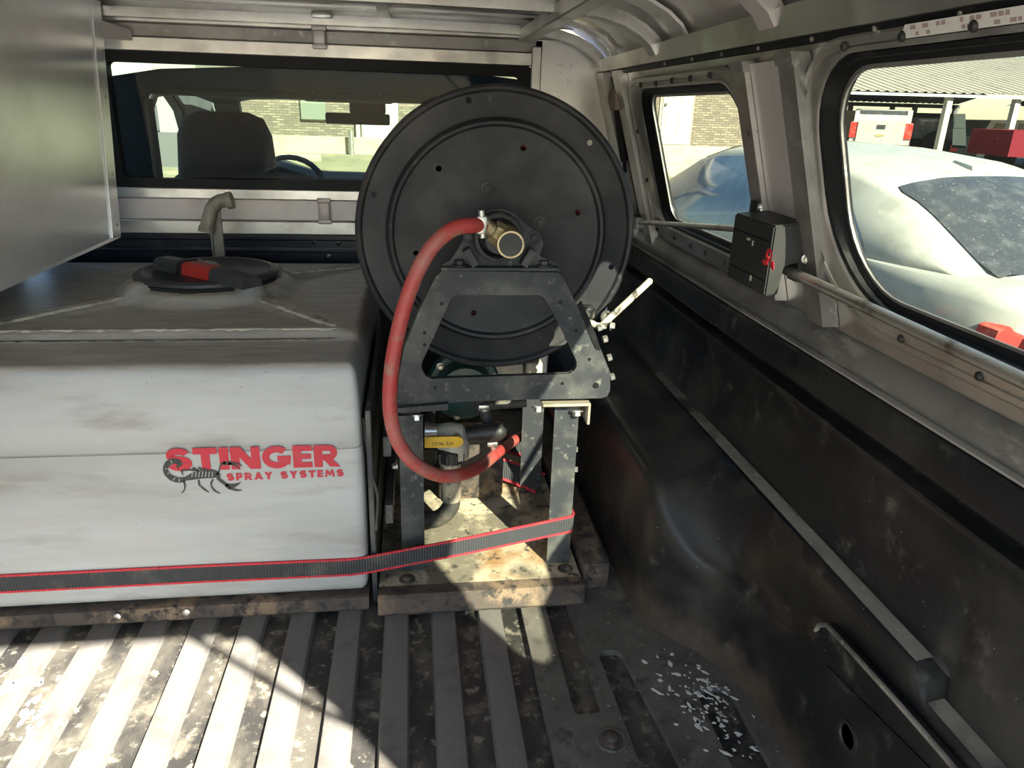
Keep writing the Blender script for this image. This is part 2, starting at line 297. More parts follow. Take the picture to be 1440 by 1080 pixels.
    def build(self, name, material, parent=None, smooth=True, label=None, angle=40, **props):
        bm = self.bm; bmesh.ops.remove_doubles(bm, verts=bm.verts, dist=1e-6)
        bmesh.ops.recalc_face_normals(bm, faces=bm.faces)
        me = bpy.data.meshes.new(name)
        off = V((0, 0, 0))
        if parent is None:
            lo_ = V([min(v.co[i] for v in bm.verts) for i in range(3)]); hi = V([max(v.co[i] for v in bm.verts) for i in range(3)])
            off = V(((lo_.x + hi.x) / 2, (lo_.y + hi.y) / 2, lo_.z))
        else:
            q = parent
            while q is not None: off = off + q.location; q = q.parent
        for v in bm.verts: v.co -= off
        bm.to_mesh(me); bm.free()
        if smooth:
            me.polygons.foreach_set('use_smooth', [True] * len(me.polygons)); me.set_sharp_from_angle(angle=math.radians(angle))
        me.materials.append(material)
        o = bpy.data.objects.new(name, me); COL.objects.link(o)
        if parent is None: o.location = off
        else: o.parent = parent
        if label: o['label'] = label
        for k, v in props.items(): o[k] = v
        return o
def thing(name, label, cat, loc, group=None):
    o = bpy.data.objects.new(name, None); COL.objects.link(o); o.empty_display_size = 0.05
    o.location = loc; o['label'] = label; o['category'] = cat
    if group: o['group'] = group
    return o
def catmull(P, n=8):
    P = [V(p) for p in P]; Q = [P[0] * 2 - P[1]] + P + [P[-1] * 2 - P[-2]]; out = []
    for i in range(1, len(Q) - 2):
        for k in range(n):
            t = k / n; a, b, c, d = Q[i - 1:i + 3]
            out.append(0.5 * ((2 * b) + (c - a) * t + (2 * a - 5 * b + 4 * c - d) * t * t + (3 * b - a - 3 * c + d) * t ** 3))
    out.append(P[-1]); return out
def rrect(a0, a1, b0, b1, r, n=8):
    """rounded rectangle in 2-D; r single or (a0b0, a1b0, a1b1, a0b1)"""
    r = r if isinstance(r, (tuple, list)) else (r,) * 4
    out = []
    for (ca, cb, ang, q) in ((a0 + r[0], b0 + r[0], 180, r[0]), (a1 - r[1], b0 + r[1], 270, r[1]), (a1 - r[2], b1 - r[2], 0, r[2]), (a0 + r[3], b1 - r[3], 90, r[3])):
        for k in range(n + 1):
            t = math.radians(ang + 90 * k / n); out.append((ca + q * math.cos(t), cb + q * math.sin(t)))
    return out
def circ(a, b, r, n=16): return [(a + r * math.cos(2 * math.pi * k / n), b + r * math.sin(2 * math.pi * k / n)) for k in range(n)]
def textmesh(s, offset=0.0, spacing=1.0):
    cu = bpy.data.curves.new('txt', 'FONT'); cu.body = s; cu.size = 1; cu.offset = offset; cu.space_character = spacing; cu.resolution_u = 6
    o = bpy.data.objects.new('txt', cu); COL.objects.link(o)
    bpy.context.view_layer.update()
    me = bpy.data.meshes.new_from_object(o.evaluated_get(bpy.context.evaluated_depsgraph_get()))
    bpy.data.objects.remove(o); return me
def text_on(s, fmap, w, h, offset=0.0, spacing=1.0, lift=0.0):
    """returns an MB with the word fitted to w x h; fmap(a, b) -> world"""
    me = textmesh(s, offset, spacing); xsx = [v.co.x for v in me.vertices]; ysx = [v.co.y for v in me.vertices]
    x0, x1, y0, y1 = min(xsx), max(xsx), min(ysx), max(ysx); mb = MB()
    vs = [mb.bm.verts.new(fmap((v.co.x - x0) / (x1 - x0) * w, (v.co.y - y0) / (y1 - y0) * h)) for v in me.vertices]
    for p in me.polygons:
        try: mb.bm.faces.new([vs[i] for i in p.vertices])
        except ValueError: pass
    bpy.data.meshes.remove(me); return mb

# ------------------------------------------------------------------ setting: bed floor
Y0, Y1 = -0.45, 2.16
mb = MB(); mb.box(-1.02, 0.262, Y0, Y1, -0.03, -0.013)
floor = mb.build('floor', FLOORD, kind='structure', smooth=False)
rights = [0.242 - 0.0877 * k for k in range(14)]
for k, xr in enumerate(rights):
    w = 0.041
    if k == 0: continue
    mb = MB(); b = 0.007
    mb.loft([[V((xr - w - b * .5, y, -0.0131)), V((xr - w, y, -0.001)), V((xr - w + .004, y, 0)), V((xr - .004, y, 0)), V((xr, y, -0.001)), V((xr + b * .5, y, -0.0131))] for y in (Y0, Y1 - 0.01)], True, True, True)
    mb.build('rib', RIB, floor)
# right-hand floor pan, level with the rib tops, with sunk pockets
pk1 = rrect(0.2435, 0.287, 0.893, 1.9, 0.010, 4)
pk2 = [(0.327, -0.40), (0.393, -0.40), (0.389, 0.70), (0.3575, 1.022), (0.350, 1.034), (0.322, 1.034), (0.314, 1.020), (0.322, 0.70)]
pk3 = rrect(0.455, 0.515, -0.40, 0.93, 0.02, 4)
mb = MB(); mb.plate([(0.195, Y0), (0.62, Y0), (0.62, Y1), (0.195, Y1)], [pk1, pk2, pk3], 0.0125, lambda a, b, h: V((a, b, h - 0.0125)))
pan = mb.build('floor_pan', PANEL, floor, smooth=False)
mb = MB(); mb.plate([(0.2, Y0), (0.615, Y0), (0.615, Y1), (0.2, Y1)], [], 0.006, lambda a, b, h: V((a, b, h - 0.0186)))
mb.build('pan_recess', FLOORD, floor, smooth=False)
# dried white paint flecks spilled on the pan beside the wheel arch
FLECK = mat('white_paint_flecks', (0.70, 0.68, 0.64), 0.7)
mb = MB()
for i in range(120):
    u = random.gauss(990, 36); v = 985 + (u - 985) * 0.62 + random.gauss(0, 26)
    if v > 1078 or u > 1075: continue
    c = atZ(u, v, 0.0); s = random.choice((0.001, 0.0013, 0.0018, 0.0025, 0.0035)); a0 = random.random() * 6; dr = random.gauss(2.2, .5); el = random.uniform(1, 3.2)
    if c.x > 0.535: continue
    lp = []
    for t in (0, .7, 1.4, 2.1, 2.8, 3.5, 4.2, 4.9, 5.6):
        r_ = s * random.uniform(.5, 1.4); ca, sa = r_ * el * math.cos(t), r_ * math.sin(t); lp.append((c.x + ca * math.cos(dr) - sa * math.sin(dr), c.y + ca * math.sin(dr) + sa * math.cos(dr)))
    mb.hexa([V((a, b, 0.0001)) for a, b in lp], [V((a, b, 0.0007)) for a, b in lp])
for i in range(34):
    u = random.gauss(38, 30); v = 985 + random.gauss(0, 38)
    if u < 0 or v > 1075: continue
    c = atZ(u, v, 0.0); s = random.uniform(.003, .010); z = .0001 if any(xr - .041 < c.x < xr for xr in rights) else -.0129
    lp = [(c.x + s * random.uniform(.4, 1.2) * math.cos(t), c.y + s * random.uniform(.6, 1.6) * math.sin(t)) for t in (0, 1.0, 2.1, 3.2, 4.3, 5.3)]
    mb.hexa([V((a, b, z)) for a, b in lp], [V((a, b, z + .0006)) for a, b in lp])
mb.build('paint_fleck', FLECK, floor, kind='stuff')

# ------------------------------------------------------------------ setting: right bed wall with wheel arch
def lerp(a, b, t): return a + (b - a) * t
def sstep(a, b, t): t = max(0, min(1, (t - a) / (b - a))); return t * t * (3 - 2 * t)
def interp(tab, y):
    for (a, va), (b, vb) in zip(tab, tab[1:]):
        if y <= b: return lerp(va, vb, max(0, (y - a) / (b - a)))
    return tab[-1][1]
X0T = [(-0.5, 0.546), (0.855, 0.547), (0.90, 0.541), (0.935, 0.530), (0.97, 0.518), (0.999, 0.504), (1.02, 0.489), (1.039, 0.470), (1.065, 0.449), (1.092, 0.430), (1.115, 0.418), (1.14, 0.411), (1.18, 0.408), (2.2, 0.408)]
ZTT = [(-0.5, 0.30), (0.80, 0.22), (0.85, 0.180), (0.90, 0.168), (0.985, 0.168), (1.02, 0.172), (1.045, 0.181), (1.07, 0.199), (1.09, 0.219), (1.11, 0.242), (1.13, 0.264), (1.15, 0.278), (1.18, 0.284), (2.2, 0.286)]
ys = [-0.45, -0.1, 0.2, 0.4, 0.5, 0.56, 0.585, 0.60, 0.615, 0.63, 0.66, 0.72, 0.77] + [0.80 + 0.0125 * k for k in range(36)] + [1.3, 1.4, 1.6, 1.9, 2.16]
NS = 22
rows = []
for y in ys:
    x0 = interp(X0T, y); w = sstep(.8, 1.0, y)
    drop = 0.032 * (1 - sstep(0.588, 0.612, y)); notch = 0.018 * math.exp(-((y - 0.600) / 0.012) ** 2)
    zl = 0.316 - drop
    row = [V((x0, y, -0.015)), V((x0, y, 0.0))]
    xe = 0.562; k = min(1.0, (xe - x0) / 0.062); zt_ = min(interp(ZTT, y), zl - .012)
    for dx, fz, dz in ((.003, .25, 0), (.005, .5, 0), (.008, .75, 0), (.011, 1, -.022), (.0145, 1, -.012), (.019, 1, -.005), (.026, 1, 0.0), (.036, 1, .004)):
        row.append(V((x0 + dx * k, y, zt_ * fz + dz * .9)))
    xa, za = x0 + .036 * k, zt_ + .0036
    for q in (.25, .5, .75, 1.0):
        row.append(V((lerp(xa, xe, q), y, lerp(za, zl, q) - .006 * math.sin(math.pi * q) * w)))
    r_ = row[-1]
    row += [V((0.565 + notch * .3, y, zl + 0.003 * (1 - w))), V((0.584 + notch, y, zl + 0.004)), V((0.592 + notch * .4, y, zl + 0.014)), V((0.603, y, 0.40)), V((0.612, y, 0.458)), V((0.604, y, 0.470)), V((0.606, y, 0.479)),
            V((0.630, y, 0.481)), V((0.634, y, 0.486)), V((0.634, y, 0.494)), V((0.616, y, 0.497)), V((0.616, y, 0.530)), V((0.620, y, 0.543)), V((0.634, y, 0.546)), V((0.70, y, 0.546))]
    rows.append(row)
mb = MB(); mb.grid(rows)
wall_r = mb.build('wall_right', LINER, kind='structure', angle=50)
# dusty crown of the ledge
mb = MB(); lo_rows = []
for y in ys:
    drop = 0.032 * (1 - sstep(0.588, 0.612, y)); zl = 0.316 - drop
    if 0.588 <= y <= 0.625 or y > 1.5: pass
    lo_rows.append([V((0.5655, y, zl + 0.0042)), V((0.575, y, zl + 0.0068)), V((0.586, y, zl + 0.0085))])
LEDGE = mat('dusty_ledge', (0.08, 0.073, 0.062), 0.75, 0, [(10, (0.27, 0.245, 0.20), 0.35, 0.6, (1, .4, 1)), (60, (0.38, 0.35, 0.29), 0.62, 0.75), (3, (0.02, 0.02, 0.02), 0.52, 0.7)])
a = [r for r, y in zip(lo_rows, ys) if y <= 0.586]; b = [r for r, y in zip(lo_rows, ys) if 0.612 <= y <= 1.6]
mb.grid(a); mb.grid(b); mb.build('ledge_crown', LEDGE, wall_r)
# access cover at the rear of the lower wall
def LW(u, v, off=0.0):
    return atX(u, v, 0.5475) + V((-off, 0, 0))
cov = [(1151, 884), (1160, 876), (1168, 878), (1352, 1085), (1380, 1130), (1360, 1220), (1180, 1220), (1128, 1085)]
mb = MB(); mb.hexa([LW(u, v, -0.008) for u, v in cov], [LW(u, v, 0.004) for u, v in cov]); mb.build('access_cover', LINER, wall_r, smooth=False)
mb = MB(); mb.tube([LW(u, v, 0.004) for u, v in [(1151, 888), (1156, 879), (1166, 878), (1210, 925), (1260, 980), (1300, 1025), (1352, 1085)]], 0.0035, 8); mb.build('cover_rim', LEDGE, wall_r)
inn = [(1168, 935), (1345, 1110), (1330, 1200), (1190, 1200), (1130, 1090)]
mb = MB(); mb.hexa([LW(u, v, 0.002) for u, v in inn], [LW(u, v, 0.0065) for u, v in inn]); mb.build('cover_panel', LINER, wall_r, smooth=False)
c = LW(1199, 1035, 0.0065); mb = MB(); mb.lathe([(0.021, 0), (0.021, 0.002), (0.016, 0.0022), (0.012, -0.004)], c, (-1, 0, 0), 20, True, True)
mb.build('cover_plug', BLACKPL, wall_r)
mb = MB(); mb.bolt(LW(1153, 892, 0.0045), (-1, 0, 0), 0.004, 0.003); mb.build('cover_screw', BLACKPL, wall_r)

# sill aluminium along the bed rail
mb = MB(); mb.box(0.6275, 0.668, Y0, Y1, 0.5465, 0.5495); mb.build('sill_strip', STRIP, wall_r, smooth=False)
mb = MB(); mb.loft([[V((0.640, y, 0.5497)), V((0.638, y, 0.556)), V((0.641, y, 0.578)), V((0.648, y, 0.590)), V((0.662, y, 0.596)), V((0.70, y, 0.596)), V((0.70, y, 0.5497))] for y in (Y0, Y1)], True, True, True); mb.build('sill_rail', ALU_DARK, wall_r)

# canopy side panel with two window openings
W1 = dict(o=(1.222, 1.905, 0.598, 0.980), g=(1.247, 1.812, 0.644, 0.954), p=(1.260, 1.790, 0.656, 0.944))
W2 = dict(o=(-0.075, 1.062, 0.618, 0.996), g=(-0.02, 1.003, 0.658, 0.976), p=(0.0, 0.982, 0.672, 0.966))
R1 = dict(o=(.06, .05, .06, .10), g=(.055, .045, .05, .085), p=(.05, .04, .04, .075))
R1 = {k: (v[0], v[1], v[2], v[3]) for k, v in R1.items()}
R2 = dict(o=(.15, .17, .13, .15), g=(.12, .145, .105, .12), p=(.10, .115, .085, .10))
def wl(W, R, k, da=0.0):
    a0, a1, b0, b1 = W[k]; return rrect(a0 + da, a1 - da, b0 + da, b1 - da, tuple(max(.01, r - da) for r in R[k]))
mb = MB(); mb.plate([(-0.37, 0.594), (Y1, 0.594), (Y1, 1.005), (-0.37, 1.005)], [wl(W1, R1, 'g', .004), wl(W2, R2, 'g', .004)], 0.006, lambda a, b, h: SP(a, b, 0.004 + h))
mb.build('canopy_panel', ALU, wall_r, smooth=False)
mb = MB(); mb.loft([[SP(y, 1.004, -0.012), SP(y, 1.034 + dz, -0.012), SP(y, 1.037 + dz, 0.03), SP(y, 1.004, 0.03)] for y, dz in ((Y0, 0.02), (1.0, 0.009), (Y1, -0.002))], True, True, True); mb.build('top_rail', ALU, wall_r, smooth=False)
mb = MB(); mb.loft([[SP(y, 0.994, -0.006), SP(y, 1.003, -0.006), SP(y, 1.003, 0.004), SP(y, 0.994, 0.004)] for y in (Y0, 2.02)], True, True, True); mb.build('seal_strip', RUBBER, wall_r, smooth=False)
for y in [0.72, 0.86, 1.0, 1.16, 1.3, 1.44, 1.6]:
    mb = MB(); mb.lathe([(0.0035, 0), (0.0035, 0.002), (0.002, 0.003)], SP(y, 0.9985, -0.006), (-1, 0, -.3), 8); mb.build('seal_rivet', STEEL, wall_r)
# posts between the windows
for nm, ya, yb2, t, M_, zb, ztop in (('post', 1.192, 1.236, 0.020, ALU, 0.60, 0.980), ('post_panel', 1.133, 1.190, 0.010, ALU_PALE, 0.752, 0.978), ('post_panel', 1.072, 1.131, 0.012, ALU_PALE, 0.752, 0.978), ('post', 1.024, 1.070, 0.024, ALU_DARK, 0.60, 0.983)):
    mb = MB(); mb.loft([[SP(ya, z, 0.003), SP(ya, z, -t), SP(yb2, z, -t), SP(yb2, z, 0.003)] for z in (zb, ztop)], True, True, True); o = mb.build(nm, M_, wall_r, smooth=False)
    if nm == 'post':
        mb = MB(); mb.loft([[SP(ya - .002, z, 0.0), SP(ya - .002, z, -t - .003), SP(yb2 + .002, z, -t - .003), SP(yb2 + .002, z, 0.0)] for z in (ztop - .014, ztop + .002)], True, True, True); mb.build('weld_cap', ALU_DARK, o, smooth=False)
mb = MB(); mb.loft([[SP(1.072, z, 0.003), SP(1.072, z, -.03), SP(1.190, z, -.03), SP(1.190, z, 0.003)] for z in (0.742, 0.752)], True, True, True); mb.build('post_shelf', ALU_PALE, wall_r, smooth=False)
# front corner posts
for ya, yb2, t in ((2.075, 2.155, 0.02), (1.925, 1.99, 0.018)):
    mb = MB(); mb.loft([[SP(ya, z, 0.003), SP(ya, z, -t), SP(yb2, z, -t), SP(yb2, z, 0.003)] for z in (0.56, 1.0)], True, True, True); mb.build('corner_post', ALU, wall_r, smooth=False)
mb = MB(); mb.loft([[SP(1.99, z, 0.002), SP(1.99, z, 0.0), SP(2.075, z, 0.0), SP(2.075, z, 0.002)] for z in (0.6, 0.99)], True, True, True); mb.build('corner_recess', RUBBER, wall_r, smooth=False)

def window(name, W, R, bolts, label=None):
    mb = MB()
    def ring(k, da, off): return [SP(a, b, off) for a, b in wl(W, R, k, da)]
    mb.loft([ring('o', 0, 0.004), ring('o', 0.0, -0.006), ring('o', .004, -0.010), ring('o', .012, -0.010), ring('o', .014, -0.007), ring('o', .018, -0.007), ring('o', .020, -0.012), ring('g', -.006, -0.012), ring('g', -.001, -0.009), ring('g', 0, 0.006)])
    w = mb.build(name, ALU, kind='structure', angle=30)
    mb = MB(); mb.loft([ring('g', 0.0, 0.004), ring('g', 0.001, -0.009), ring('g', .006, -0.007), ring('p', -.004, 0.003), ring('p', 0.002, 0.006), ring('p', 0.002, 0.018), ring('g', 0.0, 0.018)]); mb.build('gasket', RUBBER, w)
    mb = MB(); mb.loft([ring('p', 0.0, 0.008), ring('p', .007, 0.0075), ring('p', .007, 0.011), ring('p', 0, .011)]); mb.build('glass_edge_seal', ALU_DARK, w)
    mb = MB(); vs = [mb.bm.verts.new(SP(a, b, 0.010)) for a, b in wl(W, R, 'p', -0.003)]; mb.bm.faces.new(vs); mb.build('pane', GLASS_SIDE, w, smooth=False)
    for y, z in bolts:
        mb = MB(); mb.lathe([(0.0058, 0), (0.0058, 0.003), (0.0035, 0.0055)], SP(y, z, -0.011), (-1, 0, -.3), 10); mb.build('screw', BLACKPL, w)
    return w
win2 = window('window_2', W1, R1, [(1.774, .963), (1.661, .963), (1.555, .965), (1.451, .966), (1.352, .968), (1.872, .860), (1.872, .744), (1.865, .622), (1.73, .622), (1.62, .622), (1.526, .622), (1.419, .622), (1.236, .854)])
win3 = window('window_3', W2, R2, [(1.040, .878), (1.045, .762), (.955, .655), (.841, .638), (.70, .637), (.55, .637), (.915, .984), (.802, .986), (.695, .986), (.5, .986)])
# clear label along the top of the big window
mb = MB(); ya = .805
mb.hexa([SP(.806, .983, -.0128), SP(.60, .983, -.0128), SP(.50, .976, -.0128), SP(.50, .984, -.0128), SP(.62, .996, -.0128), SP(.797, .996, -.0128)], [SP(.806, .983, -.0122), SP(.60, .983, -.0122), SP(.50, .976, -.0122), SP(.50, .984, -.0122), SP(.62, .996, -.0122), SP(.797, .996, -.0122)])
st = mb.build('sticker', WHITEST, win3, smooth=False, label='white printed sticker')
DIMINK = mat('faded_print', (0.34, 0.25, 0.24), 0.6)
mb = MB()
for row, (z0, z1) in enumerate(((0.9905, 0.9945), (0.9845, 0.9880))):
    y = 0.788
    while y > 0.62:
        w_ = random.uniform(.004, .009)
        if random.random() < 0.75: mb.hexa([SP(y, z0, -.0131), SP(y - w_, z0, -.0131), SP(y - w_, z1, -.0131), SP(y, z1, -.0131)], [SP(y, z0, -.0128), SP(y - w_, z0, -.0128), SP(y - w_, z1, -.0128), SP(y, z1, -.0128)])
        y -= w_ + random.choice((.002, .002, .012))
mb.build('sticker_print', DIMINK, win3, smooth=False)

# ------------------------------------------------------------------ setting: front (bulkhead, canopy front frame, window_1)
mb = MB()
mb.box(-1.05, 0.70, 2.165, 2.19, -0.03, 0.54, 0.004); mb.box(-1.05, 0.70, 2.15, 2.20, 0.535, 0.553, 0.004)
for z in (0.50, 0.44): mb.box(-1.05, 0.62, 2.158, 2.17, z, z + 0.012, 0.003)
wall_f = mb.build('wall_front', NAVY, kind='structure', smooth=False)
for u, v in ((442, 340), (476, 341), (462, 362)):
    mb = MB(); mb.bolt(atY(u, v, 2.165), (0, -1, 0), 0.006, 0.004); mb.build('bolt', NAVY, wall_f)
YF = 2.16
def fbar(z0, z1, x0, x1, dep, M_=ALU, nm='frame_bar'):
    mb = MB(); mb.box(x0, x1, YF - dep, YF + 0.004, z0, z1, 0.0025, 1); return mb.build(nm, M_, wall_f, smooth=False)
fbar(1.079, 1.107, -1.0, 0.40, .012); fbar(1.107, 1.14, -1.0, 0.50, 0.0, ALU_SKIN, 'frame_web'); fbar(1.046, 1.079, -1.0, 0.36, 0.0, ALU_DARK, 'frame_web'); fbar(1.012, 1.046, -1.0, 0.352, .014)
fbar(0.648, 0.676, -1.0, 0.60, .014); fbar(0.590, 0.648, -1.0, 0.60, 0.002, ALU_PALE, 'frame_web'); fbar(0.553, 0.590, -1.0, 0.64, .014)
mb = MB(); mb.box(0.326, 0.354, YF - .018, YF + .004, 0.60, 1.062, 0.003, 1); mb.build('frame_jamb', ALU, wall_f, smooth=False)
# sheet filling the rounded front corner
prof = [(0.34, 0.57), (0.64, 0.57), (0.665, 0.575), (0.545, 1.0), (0.53, 1.03), (0.50, 1.062), (0.46, 1.085), (0.41, 1.10), (0.34, 1.105)]
mb = MB(); mb.plate(prof, [], 0.004, lambda a, b, h: V((a, YF + h, b))); mb.build('corner_sheet', ALU_SKIN, wall_f, smooth=False)
# small rectangular straps across both channels
for (u, v0, v1) in ((450, 40, 66), (457, 281, 311)):
    p0 = atY(u - 7, v1, YF); p1 = atY(u + 7, v0, YF); cx = (p0.x + p1.x) / 2
    mb = MB(); mb.box(cx - .015, cx + .015, YF - .026, YF - .008, p0.z + .006, p1.z - .006, .003); mb.box(cx - .019, cx + .019, YF - .022, YF - .004, p0.z - .006, p0.z + .008, .004); mb.box(cx - .019, cx + .019, YF - .022, YF - .004, p1.z - .008, p1.z + .006, .004)
    mb.build('strap_clip', ALU_PALE, wall_f)
p = atY(455, 5, 2.1); mb = MB(); mb.box(p.x - .03, p.x + .02, 2.08, 2.12, 1.100, 1.116, .004); mb.build('roof_clip', STEEL, wall_f)
# window between canopy and cab
gx0, gx1, gz0, gz1 = -0.762, 0.296, 0.700, 0.985
mb = MB(); out = rrect(-0.785, 0.326, 0.674, 1.013, 0.008, 3); inn_ = rrect(gx0, gx1, gz0, gz1, 0.012, 3)
mb.plate(out, [inn_], 0.03, lambda a, b, h: V((a, YF - .012 + h, b)))
win1 = mb.build('window_1', RUBBER, kind='structure', smooth=False)
mb = MB(); vs = [mb.bm.verts.new(V((a, YF + .012, b))) for a, b in rrect(gx0 - .004, gx1 + .004, gz0 - .004, gz1 + .004, .01, 3)]; mb.bm.faces.new(vs); mb.build('pane', GLASS_CAB, win1, smooth=False)

# ------------------------------------------------------------------ setting: roof skin, left wall
YC = -0.37
sec = [(-1.06, 0.90), (-1.03, 1.0), (-0.98, 1.07), (-0.90, 1.112), (-0.80, 1.128), (0.30, 1.126), (0.38, 1.121), (0.44, 1.108), (0.49, 1.082), (0.525, 1.05), (0.545, 1.02), (0.56, 0.985)]
mb = MB(); mb.loft([[V((x, y, z)) for x, z in sec] + [V((x, y, z + .012)) for x, z in reversed(sec)] for y in (YC, 0.6, 1.3, Y1 + .03)], True, True, True)
ceil = mb.build('ceiling', ALU_SKIN, kind='structure')
def bowpath(dz=0.0):
    return [V((-0.92, 0, 1.09 + dz)), V((-0.80, 0, 1.103 + dz)), V((0.0, 0, 1.105 + dz)), V((0.33, 0, 1.102 + dz)), V((0.39, 0, 1.097 + dz)), V((0.44, 0, 1.084 + dz)), V((0.477, 0, 1.066 + dz)), V((0.503, 0, 1.046 + dz)), V((0.517, 0, 1.026 + dz))]
def bow(y, w, t, dz, nm, M_):
    mb = MB(); mb.bar([p + V((0, y, 0)) for p in bowpath(dz)], (0, 1, 0), w, t); return mb.build(nm, M_, ceil, angle=30)
bow(2.12, .03, .022, -.006, 'roof_bow', ALU); bow(2.0, .05, .006, .012, 'roof_stiffener', ALU_SKIN)
bow(1.645, .046, .024, -.004, 'roof_bow', ALU); bow(1.50, .075, .006, .012, 'roof_stiffener', ALU_SKIN)
bow(1.11, .05, .024, 0.0, 'roof_bow', ALU_PALE); bow(0.97, .075, .006, .012, 'roof_stiffener', ALU_SKIN)
bow(0.55, .046, .024, 0.0, 'roof_bow', ALU); bow(-0.1, .046, .024, 0.0, 'roof_bow', ALU)
mb = MB(); mb.box(.288, .326, YC, 2.145, 1.070, 1.100, .002, 1); mb.build('roof_bar', ALU, ceil, smooth=False)
mb = MB(); mb.box(-.075, -.045, 1.68, 2.15, 1.108, 1.116, .002, 1); mb.build('roof_tab', ALU, ceil, smooth=False)
mb = MB(); mb.box(-1.12, -1.045, Y0, Y1, -0.03, 0.52, .01); mb.loft([[V((-1.06, y, .52)), V((-1.03, y, 1.0)), V((-1.06, y, 1.0)), V((-1.09, y, .52))] for y in (Y0, Y1)], True, True, True)
wall_l = mb.build('wall_left', LINER, kind='structure')
# rear frame of the canopy opening (behind the photographer)
mb = MB()
hole = [(-1.0, .56), (-.96, .90), (-.92, 1.00), (-.84, 1.06), (-.74, 1.083), (.262, 1.080), (.325, 1.078), (.368, 1.022), (.422, .944), (.468, .848), (.52, .72), (.575, .56)]
sec2 = [(-1.075, .5), (-1.07, .90)] + sec[1:] + [(.70, .5)]
mb.plate(sec2, [hole], .03, lambda a, b, h: V((a, YC + h, b))); mb.build('rear_frame', ALU, ceil, smooth=False)
mb = MB(); mb.tube([V((.20, YC + .03, 1.085)), V((.306, YC + .03, .992)), V((.362, YC + .03, .940)), V((.416, YC + .03, .902)), V((.53, YC + .03, .83))], .006, 8); mb.build('hatch_strut', STEEL, ceil)

# ------------------------------------------------------------------ left: aluminium side box of the canopy
t = thing('side_toolbox', 'large bare aluminium side box hung over the tank', 'toolbox', (-0.9, 1.1, 0.56))
mb = MB(); zt = 1.118
mb.loft([[V((x, y0, z)) for x, z in ((-0.738, 0.566), (-0.742, 0.572), (-0.742, zt), (-1.0, zt), (-1.0, 0.566))] for y0 in (-.15, 0.5, 1.2, 2.0)], True, True, True)
body = mb.build('body', ALU_SHEET, t, angle=20)
for v in body.data.vertices:      # the front edge leans
    w = v.co + V(t.location)
    if w.y > 1.9: v.co.y += (w.z - .566) * 0.17
mb = MB(); mb.hexa([V((-0.7415, 1.955, .572)), V((-0.7405, 2.002, .568)), V((-0.7405, 2.098, 1.116)), V((-0.7415, 2.05, 1.116))], [V((-0.7385, 1.955, .572)), V((-0.7365, 2.002, .568)), V((-0.7365, 2.098, 1.116)), V((-0.7385, 2.05, 1.116))]); mb.build('edge_fold', ALU_SHEET, t, smooth=False)
for z in (.60, .72, .90, 1.0):
    mb = MB(); mb.lathe([(.004, 0), (.004, .0015), (.002, .003)], (-.738, 1.985 + (z - .566) * .17, z), (1, 0, 0), 8); mb.build('rivet', STEEL, t)
mb = MB(); mb.hexa([V((-.742, 2.08, 1.035)), V((-.69, 2.14, 1.035)), V((-.69, 2.14, 1.06)), V((-.742, 2.08, 1.075))], [V((-.742, 2.10, 1.035)), V((-.69, 2.16, 1.035)), V((-.69, 2.16, 1.06)), V((-.742, 2.10, 1.075))]); mb.build('bracket', ALU_PALE, t, smooth=False)

# ------------------------------------------------------------------ spray tank
t = thing('spray_tank', 'big white plastic spray tank with a grimy top beside the hose reel', 'tank', (-0.56, 1.65, 0.03))
TX0, TX1, TY0, TY1, TZ = -1.02, -0.100, 1.206, 2.10, 0.487
LC = (-0.463, 1.735)
def tank_h(x, y):
    h = 0.0
    h += 0.010 * sstep(1.352, 1.366, y)                                         # shoulder behind the front strip
    h += 0.007 * math.exp(-((y - 1.372) / 0.010) ** 2) * sstep(-.11, -.14, -x * -1)
    h -= 0.012 * sstep(2.02, 2.035, y)
    d = math.hypot(x - LC[0], y - LC[1]); h += 0.022 * (1 - sstep(.168, .20, d))
    for ex, ey in ((-.125, 1.40), (-.80, 1.42), (-.14, 1.99), (-.79, 2.0)):      # four raised ribs from the collar to the corners
        ax, ay = ex - LC[0], ey - LC[1]; L_ = math.hypot(ax, ay); s = ((x - LC[0]) * ax + (y - LC[1]) * ay) / L_; dd = abs((x - LC[0]) * ay - (y - LC[1]) * ax) / L_
        if s > 0: h += 0.020 * max(0, 1 - s / L_) ** 0.7 * (1 - sstep(.012, .034, dd))
    return h
def cl(a0, a1, n, r):
    inner = [a0 + r + (a1 - a0 - 2 * r) * i / n for i in range(n + 1)]
    lo_ = [a0 + r - r * k / 6 for k in range(6, 0, -1)]; hi = [a1 - r + r * k / 6 for k in range(1, 7)]
    return lo_ + inner + hi
R_ = 0.019
xs_, ys_ = cl(TX0, TX1, 84, R_), cl(TY0, TY1, 88, R_)
def tpt(x, y):
    ix = min(max(x, TX0 + R_), TX1 - R_); iy = min(max(y, TY0 + R_), TY1 - R_)
    a, b = x - ix, y - iy; d = max(abs(a), abs(b)); hy = (abs(a) ** 4 + abs(b) ** 4) ** .25
    if hy > 1e-9: a, b = a * d / hy, b * d / hy
    z = TZ + tank_h(x, y) - (R_ - math.sqrt(max(0, R_ * R_ - d * d)))
    return V((ix + a, iy + b, z))
mb = MB(); g = [[tpt(x, y) for x in xs_] for y in ys_]; mb.grid(g)
border = g[0] + [r[-1] for r in g[1:]] + g[-1][-2::-1] + [r[0] for r in g[-2:0:-1]]
def off(p, d, z):
    ix = min(max(p.x, TX0 + R_), TX1 - R_); iy = min(max(p.y, TY0 + R_), TY1 - R_); n = V((p.x - ix, p.y - iy, 0)); n.normalize()
    return V((p.x + n.x * d, p.y + n.y * d, z))
